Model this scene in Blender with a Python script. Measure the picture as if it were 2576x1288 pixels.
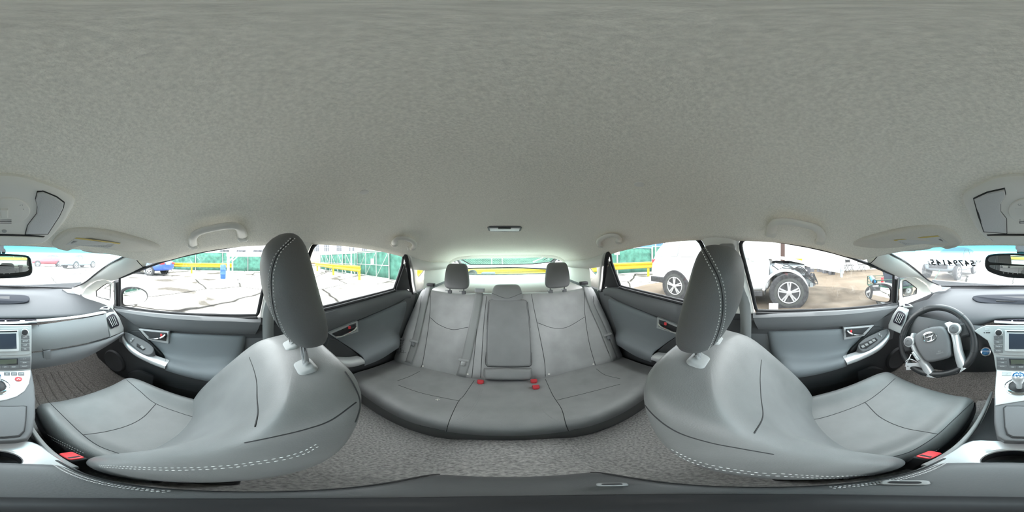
import bpy, bmesh, math, random
from mathutils import Vector, Matrix
from mathutils.bvhtree import BVHTree
R = math.radians
rnd = random.Random(7)
sc = bpy.context.scene
for o in list(bpy.data.objects):
    bpy.data.objects.remove(o)
COL = sc.collection

# ------------------------------------------------------------------ camera, sky, exposure
CAM = Vector((0, 0, 1.2))
YAW, ROLL = R(180 - 1.817), R(-0.8)
CM = Matrix.Rotation(YAW, 3, 'Z') @ Matrix.Rotation(R(90), 3, 'X') @ Matrix.Rotation(ROLL, 3, 'Z')
cd = bpy.data.cameras.new('camera')
cam = bpy.data.objects.new('camera', cd)
COL.objects.link(cam)
cam.matrix_world = Matrix.Translation(CAM) @ CM.to_4x4()
cd.type = 'PANO'
try:
    cd.panorama_type = 'EQUIRECTANGULAR'
except Exception:
    cd.cycles.panorama_type = 'EQUIRECTANGULAR'
cd.clip_start = 0.005
cd.clip_end = 500
sc.camera = cam
w = bpy.data.worlds.new('overcast_sky')
sc.world = w
w.use_nodes = True
bg = w.node_tree.nodes['Background']
bg.inputs[0].default_value = (0.93, 0.97, 1.0, 1)
bg.inputs[1].default_value = 1.0
sc.view_settings.view_transform = 'Standard'
sc.view_settings.look = 'None'
sc.view_settings.gamma = 1
sc.view_settings.use_curve_mapping = False
sc.view_settings.exposure = 3.38
sc.cycles.use_denoising = True
sc.cycles.max_bounces = 12
sc.cycles.diffuse_bounces = 8
sc.cycles.glossy_bounces = 4
sc.cycles.transparent_max_bounces = 16
sc.cycles.caustics_reflective = False
sc.cycles.caustics_refractive = False
sc.cycles.sample_clamp_indirect = 8

# ------------------------------------------------------------------ pixel (2576x1288 equirectangular) -> point in the car
def ray(px, py):
    t = (px / 2576 - .5) * 2 * math.pi
    f = (.5 - py / 1288) * math.pi
    return CM @ Vector((math.cos(f) * math.sin(t), math.sin(f), -math.cos(f) * math.cos(t)))
def pX(px, py, x):
    d = ray(px, py); return CAM + d * (x / d.x)
def pY(px, py, y):
    d = ray(px, py); return CAM + d * (y / d.y)
def pZ(px, py, z):
    d = ray(px, py); return CAM + d * ((z - 1.2) / d.z)
def pD(px, py, r):
    d = ray(px, py); return CAM + d * (r / math.hypot(d.x, d.y))
def pP(px, py, o, n):
    d = ray(px, py); n = Vector(n); return CAM + d * ((Vector(o) - CAM).dot(n) / d.dot(n))
def V(*a): return Vector(a)

# ------------------------------------------------------------------ curves
def lerp(a, b, t): return a + (b - a) * t
def cat(pts, n, closed=False):
    """Catmull-Rom through pts, n samples evenly spaced in parameter"""
    P = [Vector(p) for p in pts]; m = len(P); out = []
    segs = m if closed else m - 1
    for i in range(n):
        u = i / n * segs if closed else i / (n - 1) * segs
        k = min(int(u), segs - 1); t = u - k
        if closed:
            a, b, c, d = P[(k - 1) % m], P[k], P[(k + 1) % m], P[(k + 2) % m]
        else:
            b, c = P[k], P[k + 1]
            a = P[k - 1] if k > 0 else b * 2 - c
            d = P[k + 2] if k + 2 < m else c * 2 - b
        out.append(((b * 2) + (c - a) * t + (a * 2 - b * 5 + c * 4 - d) * t ** 2 + (b * 3 - a - c * 3 + d) * t ** 3) * .5)
    return out
def even(pts, n, closed=False):
    """resample a polyline evenly by length"""
    P = [Vector(p) for p in pts]
    if closed: P = P + [P[0]]
    L = [0]
    for a, b in zip(P, P[1:]): L.append(L[-1] + (b - a).length)
    out = []; k = 0
    for i in range(n):
        s = L[-1] * (i / n if closed else i / (n - 1))
        while k < len(P) - 2 and L[k + 1] < s: k += 1
        d = L[k + 1] - L[k]
        out.append(P[k].lerp(P[k + 1], (s - L[k]) / d if d > 1e-9 else 0))
    return out
def crow(pts, n, closed=False):
    return even(cat(pts, max(40, n * 4), closed), n, closed)
def rrect(w, h, r, n=5):
    """rounded rectangle outline, centred, as 2-D points counter-clockwise"""
    o = []
    for cx, cy, a0 in ((w / 2 - r, h / 2 - r, 0), (-w / 2 + r, h / 2 - r, 90), (-w / 2 + r, -h / 2 + r, 180), (w / 2 - r, -h / 2 + r, 270)):
        for i in range(n + 1):
            a = R(a0 + 90 * i / n); o.append((cx + r * math.cos(a), cy + r * math.sin(a)))
    return o
def circ(r, n=24, ry=None):
    return [(r * math.cos(2 * math.pi * i / n), (ry or r) * math.sin(2 * math.pi * i / n)) for i in range(n)]
def frame(o, u, v, pts):
    o, u, v = Vector(o), Vector(u).normalized(), Vector(v).normalized()
    return [o + u * a + v * b for a, b in pts]
def interp(tab, x):
    """piecewise linear lookup, tab sorted by x"""
    if x <= tab[0][0]: return tab[0][1]
    for (a, b), (c, d) in zip(tab, tab[1:]):
        if x <= c: return b + (d - b) * (x - a) / (c - a)
    return tab[-1][1]
def sstep(a, b, x):
    t = max(0, min(1, (x - a) / (b - a))); return t * t * (3 - 2 * t)

# ------------------------------------------------------------------ mesh builder
class MB:
    def __init__(s): s.v = []; s.f = []; s.m = []; s.mi = 0
    def add(s, vs, fs):
        o = len(s.v); s.v += [Vector(p) for p in vs]
        for f in fs: s.f.append([i + o for i in f]); s.m.append(s.mi)
        return s
    def box(s, c, size, rot=None):
        c = Vector(c); h = Vector(size) / 2
        m = rot if rot is not None else Matrix.Identity(3)
        vs = [c + m @ Vector((x * h.x, y * h.y, z * h.z)) for x in (-1, 1) for y in (-1, 1) for z in (-1, 1)]
        return s.add(vs, [(0, 1, 3, 2), (4, 6, 7, 5), (0, 4, 5, 1), (2, 3, 7, 6), (0, 2, 6, 4), (1, 5, 7, 3)])
    def bar(s, a, b, wx, wy, up=(0, 0, 1)):
        a, b = Vector(a), Vector(b); d = (b - a).normalized(); u = Vector(up)
        x = d.cross(u)
        if x.length < 1e-4: x = d.cross(Vector((1, 0, 0)))
        x.normalize(); y = x.cross(d)
        return s.loft([[p + x * (i * wx / 2) + y * (j * wy / 2) for i, j in ((-1, -1), (1, -1), (1, 1), (-1, 1))] for p in (a, b)], True, True)
    def loft(s, rings, closed=True, caps=True):
        n = len(rings[0]); o = len(s.v)
        for r in rings: s.v += [Vector(p) for p in r]
        for i in range(len(rings) - 1):
            for j in range(n if closed else n - 1):
                a = o + i * n + j; b = o + i * n + (j + 1) % n
                s.f.append([a, b, b + n, a + n]); s.m.append(s.mi)
        if caps:
            s.f.append([o + j for j in reversed(range(n))]); s.m.append(s.mi)
            s.f.append([o + (len(rings) - 1) * n + j for j in range(n)]); s.m.append(s.mi)
        return s
    def grid(s, rows): return s.loft(rows, False, False)
    def tube(s, pts, r, n=8, closed=False, caps=True, flat=1.0, up=None):
        P = [Vector(p) for p in pts]; m = len(P); rings = []
        T = []
        for i in range(m):
            a = P[(i - 1) % m] if closed or i > 0 else P[i]
            b = P[(i + 1) % m] if closed or i < m - 1 else P[i]
            t = b - a
            T.append(t.normalized() if t.length > 1e-9 else Vector((0, 0, 1)))
        x = Vector(up) if up is not None else (Vector((0, 0, 1)) if abs(T[0].z) < .9 else Vector((1, 0, 0)))
        for i in range(m):
            x = (Vector(up) if up is not None else x); x = x - T[i] * x.dot(T[i])
            if x.length < 1e-6: x = T[i].orthogonal()
            x.normalize(); y = T[i].cross(x)
            rr = r[i] if isinstance(r, (list, tuple)) else r
            rings.append([P[i] + x * (rr * flat * math.cos(2 * math.pi * k / n)) + y * (rr * math.sin(2 * math.pi * k / n)) for k in range(n)])
        if closed:
            o = len(s.v)
            for q in rings: s.v += q
            for i in range(m):
                for j in range(n):
                    a = o + i * n + j; b = o + i * n + (j + 1) % n
                    c = o + ((i + 1) % m) * n + (j + 1) % n; d = o + ((i + 1) % m) * n + j
                    s.f.append([a, b, c, d]); s.m.append(s.mi)
            return s
        return s.loft(rings, True, caps)
    def lathe(s, prof, o, axis=(0, 0, 1), n=24, caps=True):
        o, a = Vector(o), Vector(axis).normalized(); x = a.orthogonal().normalized(); y = a.cross(x)
        return s.loft([[o + a * h + x * (r * math.cos(2 * math.pi * k / n)) + y * (r * math.sin(2 * math.pi * k / n)) for k in range(n)] for r, h in prof], True, caps)
    def ball(s, c, r, n=12, sq=(1, 1, 1)):
        c = Vector(c)
        return s.loft([[c + Vector((math.sin(a) * math.cos(b) * r * sq[0], math.sin(a) * math.sin(b) * r * sq[1], -math.cos(a) * r * sq[2]))
                        for b in [2 * math.pi * k / n for k in range(n)]] for a in [math.pi * (i + .12) / (n // 2 + .24) for i in range(n // 2 + 1)]], True, True)
    def prism(s, out, off):
        return s.loft([out, [Vector(p) + Vector(off) for p in out]], True, True)
    def pillow(s, out, nrm, h, r=None, steps=4, base=0.0):
        """outline raised by h along nrm, its rim rounded with radius r"""
        P = [Vector(p) for p in out]; nrm = Vector(nrm).normalized(); r = min(r if r is not None else h, h) if h > 0 else r; m = len(P)
        area = Vector((0, 0, 0))
        for i in range(m): area += P[i].cross(P[(i + 1) % m])
        sg = 1 if area.dot(nrm) > 0 else -1
        ins = []
        for i in range(m):
            a = (P[i] - P[i - 1]).normalized(); b = (P[(i + 1) % m] - P[i]).normalized()
            na = nrm.cross(a) * sg; nb = nrm.cross(b) * sg; q = na + nb
            ins.append(q / max(q.dot(na), .35))
        rings = [[p - nrm * base for p in P]]
        if h > r: rings.append([p + nrm * (h - r) for p in P])
        for k in range(1 if h > r else 0, steps + 1):
            a = math.pi / 2 * k / steps
            rings.append([p + i * (r * (1 - math.cos(a))) + nrm * (h - r + r * math.sin(a)) for p, i in zip(P, ins)])
        if sg < 0: rings = [list(reversed(q)) for q in rings]
        return s.loft(rings, True, True)
    def build(s, name, mat, parent=None, S=1, smooth=True, sub=0, bevel=0, solid=0, weld=False, ang=40, recalc=True):
        me = bpy.data.meshes.new(name)
        vs = [(S * p.x, p.y, p.z) for p in s.v]
        me.from_pydata(vs, [], s.f if S > 0 else [list(reversed(f)) for f in s.f])
        bm = bmesh.new(); bm.from_mesh(me)
        if weld: bmesh.ops.remove_doubles(bm, verts=bm.verts, dist=1e-5)
        if recalc: bmesh.ops.recalc_face_normals(bm, faces=bm.faces)
        bm.to_mesh(me); bm.free()
        mats = mat if isinstance(mat, (list, tuple)) else [mat]
        for q in mats: me.materials.append(M[q] if isinstance(q, str) else q)
        if len(mats) > 1 and not weld:
            for p, k in zip(me.polygons, s.m): p.material_index = k
        if smooth:
            for p in me.polygons: p.use_smooth = True
            if sub == 0:
                try: me.set_sharp_from_angle(angle=R(ang))
                except Exception: pass
        o = bpy.data.objects.new(name, me); COL.objects.link(o)
        if bevel:
            b = o.modifiers.new('bevel', 'BEVEL'); b.width = bevel; b.segments = 2; b.limit_method = 'ANGLE'; b.angle_limit = R(35)
        if sub:
            q = o.modifiers.new('subsurf', 'SUBSURF'); q.levels = sub; q.render_levels = sub
        if solid:
            q = o.modifiers.new('solid', 'SOLIDIFY'); q.thickness = solid; q.offset = -1 if solid > 0 else 1; q.thickness = abs(solid)
        if parent is not None: adopt(o, parent)
        return o
def adopt(o, parent):
    o.parent = parent
    if parent.type == 'EMPTY' and parent.parent is None:
        o.matrix_parent_inverse = Matrix.Translation(-parent.location)
def tag(o, label=None, cat_=None, group=None, kind=None):
    if label: o['label'] = label
    if cat_: o['category'] = cat_
    if group: o['group'] = group
    if kind: o['kind'] = kind
    return o
def thing(name, label, cat_, loc, group=None, kind=None):
    o = bpy.data.objects.new(name, None); COL.objects.link(o); o.location = loc
    o.empty_display_size = .05
    return tag(o, label, cat_, group, kind)
def struct(o, label=None): return tag(o, label, kind='structure')
def copy_tree(o, parent=None):
    c = o.copy(); COL.objects.link(c)
    if parent is not None: c.parent = parent
    for ch in list(o.children): copy_tree(ch, c)
    return c
def bvh(objs):
    dg = bpy.context.evaluated_depsgraph_get(); dg.update()
    return [BVHTree.FromObject(o, dg) for o in objs]
def cast(trees, px, py):
    d = ray(px, py); best = None
    for t in trees:
        h = t.ray_cast(CAM, d)
        if h[0] is not None and (best is None or h[3] < best[3]): best = h
    return (best[0], best[1]) if best else None
def drape(trees, path, n=40, smooth=True, closed=False):
    """points where a drawn line falls on the surfaces, with normals turned to the viewer"""
    pts = [Vector((a, b, 0)) for a, b in path]
    pts = crow(pts, n, closed) if smooth else even(pts, n, closed)
    out = []
    for p in pts:
        h = cast(trees, p.x, p.y)
        if h:
            nn = h[1] if h[1].dot(CAM - h[0]) > 0 else -h[1]
            out.append((h[0], nn))
    return out
def seam(trees, path, r, name, mat, parent, n=40, lift=0.0, S=1):
    q = drape(trees, path, n)
    if len(q) < 3: print('seam lost', name, path[0]); return None
    pts = [a + b * lift for a, b in q]
    P = [pts[0]]
    for a in pts[1:]:
        if (a - P[-1]).length < .08: P.append(a)
    if len(P) < 3: print('seam broken', name, path[0]); return None
    return MB().tube(P, r, 5).build(name, mat, parent, S=S)
def stitch_mesh(mb, trees, path, step=.006, r=.0009, lift=.0006, n=160):
    q = drape(trees, path, n)
    if len(q) < 3: print('stitch lost', path[0]); return
    P = [a + b * lift for a, b in q]
    L = sum((b - a).length for a, b in zip(P, P[1:]) if (b - a).length < .05)
    E = even(P, max(4, int(L / step * 2)))
    for i in range(0, len(E) - 1, 2):
        a, b = E[i], E[i + 1]
        if (b - a).length < step * 2: mb.tube([a, a.lerp(b, .5), b], [r * .5, r, r * .5], 5)
def text(name, body, size, o, xd, yd, mat, parent=None, ext=.0003, align='CENTER', sx=1.0, bold=0):
    c = bpy.data.curves.new(name, 'FONT'); c.body = body; c.size = size; c.extrude = ext; c.resolution_u = 3; c.offset = bold * size
    c.align_x = align; c.align_y = 'CENTER'
    c.materials.append(M[mat])
    ob = bpy.data.objects.new(name, c); COL.objects.link(ob)
    xd, yd = Vector(xd).normalized(), Vector(yd); zd = xd.cross(yd).normalized(); yd = zd.cross(xd)
    m = Matrix((xd * sx, yd, zd)).transposed().to_4x4(); m.translation = Vector(o)
    dg = bpy.context.evaluated_depsgraph_get()
    me = bpy.data.meshes.new_from_object(ob.evaluated_get(dg)); me.transform(m)
    bpy.data.objects.remove(ob)
    o2 = bpy.data.objects.new(name, me); COL.objects.link(o2)
    if parent is not None: adopt(o2, parent)
    return o2

# ------------------------------------------------------------------ materials
M = {}
def mat(name, col, rough=.6, metal=0, spec=.4, var=0, vs=8, bump=0, bs=200, coat=0, emit=0, det=4, col2=None):
    m = bpy.data.materials.new(name); m.use_nodes = True; nt = m.node_tree; b = nt.nodes['Principled BSDF']
    b.inputs['Base Color'].default_value = (*col, 1); b.inputs['Roughness'].default_value = rough
    b.inputs['Metallic'].default_value = metal; b.inputs['Specular IOR Level'].default_value = spec
    b.inputs['Coat Weight'].default_value = coat
    if emit:
        b.inputs['Emission Color'].default_value = (*col, 1); b.inputs['Emission Strength'].default_value = emit
    if var or bump:
        tc = nt.nodes.new('ShaderNodeTexCoord')
    if var:
        n = nt.nodes.new('ShaderNodeTexNoise'); n.inputs['Scale'].default_value = vs; n.inputs['Detail'].default_value = det
        nt.links.new(tc.outputs['Object'], n.inputs['Vector'])
        r = nt.nodes.new('ShaderNodeValToRGB'); r.color_ramp.elements[0].position = .3; r.color_ramp.elements[1].position = .7
        c2 = col2 or tuple(min(1, c * (1 + var)) for c in col)
        r.color_ramp.elements[0].color = (*[c * (1 - var) for c in col], 1) if not col2 else (*col, 1)
        r.color_ramp.elements[1].color = (*c2, 1)
        nt.links.new(n.outputs['Fac'], r.inputs[0]); nt.links.new(r.outputs[0], b.inputs['Base Color'])
    if bump:
        n = nt.nodes.new('ShaderNodeTexNoise'); n.inputs['Scale'].default_value = bs; n.inputs['Detail'].default_value = 3
        nt.links.new(tc.outputs['Object'], n.inputs['Vector'])
        q = nt.nodes.new('ShaderNodeBump'); q.inputs['Strength'].default_value = bump; q.inputs['Distance'].default_value = .002
        nt.links.new(n.outputs['Fac'], q.inputs['Height']); nt.links.new(q.outputs[0], b.inputs['Normal'])
    M[name] = m
    return m
mat('headliner', (.87, .84, .765), .95, spec=.1, var=.10, vs=260, bump=.45, bs=330)
mat('handle', (.70, .68, .63), .4, spec=.4)
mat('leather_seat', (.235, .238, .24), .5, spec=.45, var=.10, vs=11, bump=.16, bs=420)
mat('leather_mid', (.20, .203, .205), .5, spec=.45, var=.06, vs=11, bump=.16, bs=420)
mat('trim_light', (.79, .775, .735), .6, spec=.3, bump=.08, bs=500)
mat('visor', (.68, .655, .60), .8, spec=.2, var=.05, vs=300, bump=.2, bs=500)
mat('leather', (.185, .19, .19), .42, spec=.5, var=.07, vs=14, bump=.16, bs=420)
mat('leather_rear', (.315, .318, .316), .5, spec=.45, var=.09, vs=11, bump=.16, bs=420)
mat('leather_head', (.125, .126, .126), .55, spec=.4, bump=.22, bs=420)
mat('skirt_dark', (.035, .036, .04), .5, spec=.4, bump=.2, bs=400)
mat('leather_side', (.10, .103, .106), .5, spec=.4, bump=.2, bs=400)
mat('stitch', (.72, .73, .72), .8)
mat('seam_dark', (.035, .036, .038), .8)
mat('door_dark', (.14, .145, .15), .55, spec=.35, bump=.2, bs=600)
mat('door_pad', (.17, .187, .20), .6, spec=.3, bump=.15, bs=600)
mat('door_low', (.045, .047, .05), .6, spec=.35, bump=.2, bs=500)
mat('plastic_black', (.02, .02, .022), .5, spec=.4)
mat('plastic_gloss', (.025, .026, .03), .18, spec=.5)
mat('rubber', (.014, .014, .016), .6)
mat('silver', (.62, .63, .64), .34, metal=.55, spec=.5)
mat('silver_satin', (.55, .56, .57), .42, metal=.35, spec=.5)
mat('chrome', (.80, .81, .82), .12, metal=1)
mat('rim_leather', (.022, .023, .025), .42, spec=.5, bump=.2, bs=420)
mat('print_black', (.02, .02, .02), .7)
mat('dash_top', (.048, .050, .054), .62, spec=.3, bump=.25, bs=500)
mat('dash', (.235, .243, .25), .62, spec=.3, bump=.25, bs=500)
mat('dash_low', (.135, .138, .143), .6, spec=.3, bump=.2, bs=500)
mat('dash_gray', (.36, .375, .375), .5, spec=.35)
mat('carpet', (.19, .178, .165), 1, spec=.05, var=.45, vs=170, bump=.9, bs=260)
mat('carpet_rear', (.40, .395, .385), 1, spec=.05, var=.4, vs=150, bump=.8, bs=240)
mat('belt', (.25, .255, .255), .6, spec=.3, bump=.3, bs=900)
mat('belt_trim', (.28, .285, .285), .5)
mat('red', (.75, .06, .07), .35)
mat('red_dark', (.45, .03, .04), .4)
mat('white_print', (.75, .76, .76), .6)
mat('gray_print', (.22, .22, .22), .6)
mat('label_white', (.62, .62, .60), .7)
mat('label_yellow', (.62, .48, .16), .7)
mat('screen', (.035, .045, .065), .12, spec=.5)
mat('lcd', (.075, .085, .065), .25, spec=.5)
mat('blue_glass', (.008, .10, .24), .15, spec=.6, coat=.5)
mat('mirror', (.86, .87, .88), .02, metal=1)
mat('cargo', (.62, .61, .60), .85, spec=.1)
mat('lamp_lens', (.58, .58, .58), .3, spec=.5, bump=.5, bs=300)
mat('vent_dark', (.012, .011, .02), .4)
mat('display_black', (.02, .022, .028), .75, spec=.2)
mat('white_plastic', (.85, .86, .88), .4)

def glass(name, tint=(.955, .965, .955), refl=.06, rough=0.0):
    m = bpy.data.materials.new(name); m.use_nodes = True; nt = m.node_tree; nt.nodes.clear()
    out = nt.nodes.new('ShaderNodeOutputMaterial'); mx = nt.nodes.new('ShaderNodeMixShader')
    t = nt.nodes.new('ShaderNodeBsdfTransparent'); g = nt.nodes.new('ShaderNodeBsdfGlossy')
    t.inputs[0].default_value = (*tint, 1); g.inputs['Roughness'].default_value = rough; g.inputs[0].default_value = (1, 1, 1, 1)
    mx.inputs[0].default_value = refl
    nt.links.new(t.outputs[0], mx.inputs[1]); nt.links.new(g.outputs[0], mx.inputs[2]); nt.links.new(mx.outputs[0], out.inputs[0])
    M[name] = m
    return nt, t
glass('glass')
glass('glass_rear', (.80, .90, .86))
nt, t = glass('windscreen', refl=.03)
# the factory shade band dyed into the top of the windscreen
geo = nt.nodes.new('ShaderNodeTexCoord'); sp = nt.nodes.new('ShaderNodeSeparateXYZ'); rp = nt.nodes.new('ShaderNodeValToRGB'); mr = nt.nodes.new('ShaderNodeMapRange')
nt.links.new(geo.outputs['Object'], sp.inputs[0]); nt.links.new(sp.outputs['Z'], mr.inputs[0])
mr.inputs[1].default_value = 1.15; mr.inputs[2].default_value = 1.236
rp.color_ramp.elements[0].color = (.93, .97, .97, 1); rp.color_ramp.elements[1].color = (.003, .07, .09, 1)
e = rp.color_ramp.elements.new(.55); e.color = (.6, .9, .92, 1)
e = rp.color_ramp.elements.new(.78); e.color = (.03, .17, .2, 1)
nt.links.new(mr.outputs[0], rp.inputs[0]); nt.links.new(rp.outputs[0], t.inputs[0])
# road film on the windscreen scatters some daylight
hz_ = nt.nodes.new('ShaderNodeBsdfTranslucent'); hz_.inputs[0].default_value = (.92, .97, 1, 1)
mxh = nt.nodes.new('ShaderNodeMixShader'); mxh.inputs[0].default_value = .03
outn = [n for n in nt.nodes if n.type == 'OUTPUT_MATERIAL'][0]; src = outn.inputs[0].links[0].from_socket
nt.links.new(src, mxh.inputs[1]); nt.links.new(hz_.outputs[0], mxh.inputs[2]); nt.links.new(mxh.outputs[0], outn.inputs[0])

# ================================================================== the cabin shell
SN = (1, 0, .36)
def SD(px, py, off=0.0): return pP(px, py, (.68 + off, 0, .95), SN)      # a point on the leaning side of the car
# ------------------------------------------------------------------ ceiling
ST = [(.53, 1.245, .40, .56, 1.185), (.44, 1.283, .33, .588, 1.20), (.30, 1.33, .22, .586, 1.226), (.1, 1.362, .08, .575, 1.247),
      (-.1, 1.376, -.1, .572, 1.257), (-.3, 1.379, -.3, .572, 1.262), (-.55, 1.372, -.55, .58, 1.246), (-.82, 1.352, -.82, .60, 1.21),
      (-1.1, 1.32, -1.1, .625, 1.165), (-1.4, 1.275, -1.4, .645, 1.145), (-1.72, 1.222, -1.72, .66, 1.135)]
def stations(n):
    m = len(ST) - 1; out = []
    for i in range(n):
        u = i / (n - 1) * m; k = min(int(u), m - 1); t = u - k
        g = lambda q: Vector((ST[max(0, min(m, q))] + (0,))[:3]), Vector((0, 0, 0))
        row = []
        for c in range(5):
            p = [ST[max(0, min(m, k + d))][c] for d in (-1, 0, 1, 2)]
            row.append(.5 * (2 * p[1] + (p[2] - p[0]) * t + (2 * p[0] - 5 * p[1] + 4 * p[2] - p[3]) * t * t + (3 * p[1] - p[0] - 3 * p[2] + p[3]) * t ** 3))
        out.append(row)
    return out
def ceil_row(st, n=41):
    yc, zc, ye, xe, ze = st; row = []
    for j in range(n):
        u = -1 + 2 * j / (n - 1); a = abs(u)
        row.append(V(xe * u, yc + (ye - yc) * a ** 2.2, zc - (zc - ze) * a ** (2.9 + 5 * sstep(-.9, -1.6, yc))))
    return row
rows = [ceil_row(s) for s in stations(56)]
lip = rows[-1]; rows.append([p + V(0, -.03, -.035) for p in lip])
ceiling = struct(MB().grid(rows).build('ceiling', 'headliner', solid=.025), 'warm grey fabric headliner over the whole cabin')
for q in ceiling.modifiers: q.offset = 0
CEIL = bvh([ceiling])
for px, py, nm in ((916, 483, 'right'), (1608, 464, 'left')):
    h = cast(CEIL, px, py)
    nn = h[1] if h[1].z < 0 else -h[1]
    tx = (V(1, 0, 0) - nn * nn.x).normalized()
    MB().pillow(frame(h[0], tx, nn.cross(tx), circ(.011, 20)), nn, .0014, .001, base=.002).build('headliner_clip', 'trim_light', ceiling)
# outer roof skin so that the car has a roof from outside too
rows = [[p + V(0, 0, .035) + V(.03 * (p.x / .6), 0, 0) for p in r] for r in [ceil_row(s, 25) for s in stations(24)]]
struct(MB().grid(rows).build('trim_1', 'white_plastic', solid=.006), 'white painted outer roof skin')

# ------------------------------------------------------------------ floor and lower body
FL = .30
mb = MB()
mb.box((0, -.35, FL - .02), (1.5, 3.3, .04))
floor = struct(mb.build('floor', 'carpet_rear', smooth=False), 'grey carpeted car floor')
# tunnel hump in the rear footwell
prof = [(-.20, 0), (-.15, .012), (-.10, .05), (-.06, .06), (0, .062), (.06, .06), (.10, .05), (.15, .012), (.20, 0)]
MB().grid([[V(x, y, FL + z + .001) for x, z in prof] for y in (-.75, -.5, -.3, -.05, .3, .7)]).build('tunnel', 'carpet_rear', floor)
# front footwells slope up to the bulkhead
for S in (1, -1):
    rows = [[V(x, y, z) for x in (.10, .25, .45, .62, .74)] for y, z in ((.2, FL + .002), (.45, FL + .004), (.75, FL + .01), (.95, FL + .06), (1.12, FL + .22), (1.22, FL + .40), (1.25, .80))]
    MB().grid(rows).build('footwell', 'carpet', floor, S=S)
    # ribbed floor mat
mb = MB()
for i in range(8):
    a = .20 + i * .045
    mb.tube(crow([V(a, .55, FL + .008), V(a + .004, .75, FL + .014), V(a + .006, .92, FL + .055)], 9), .004, 6)
mb.build('mat_ribs', 'carpet', floor)
for S, nm in ((1, 'right'), (-1, 'left')):
    # body side below the window line, sill to belt, wheel arch at the back
    rows = []
    for z, x in ((FL - .02, .735), (.5, .75), (.75, .745), (.90, .71)):
        rows.append([V(x, y, z + (0 if z < .85 else .015 * (.3 - y))) for y in (1.3, .9, .4, 0, -.4, -.9, -1.4, -1.9, -2.35)])
    struct(MB().grid(rows).build('wall_' + nm, 'door_low', S=S, solid=.03), 'dark lower body side behind the door trim')
# bulkhead, cargo well
struct(MB().box((0, 1.29, .62), (1.5, .03, .70)).build('wall_front', 'door_low'), 'dark bulkhead in front of the dashboard')
mb = MB(); mb.box((0, -2.36, .60), (1.5, .03, .68)); mb.box((0, -1.9, .5), (1.5, 1.0, .03))
struct(mb.build('wall_back', 'door_low'), 'dark lower tailgate behind the cargo area')

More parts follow.
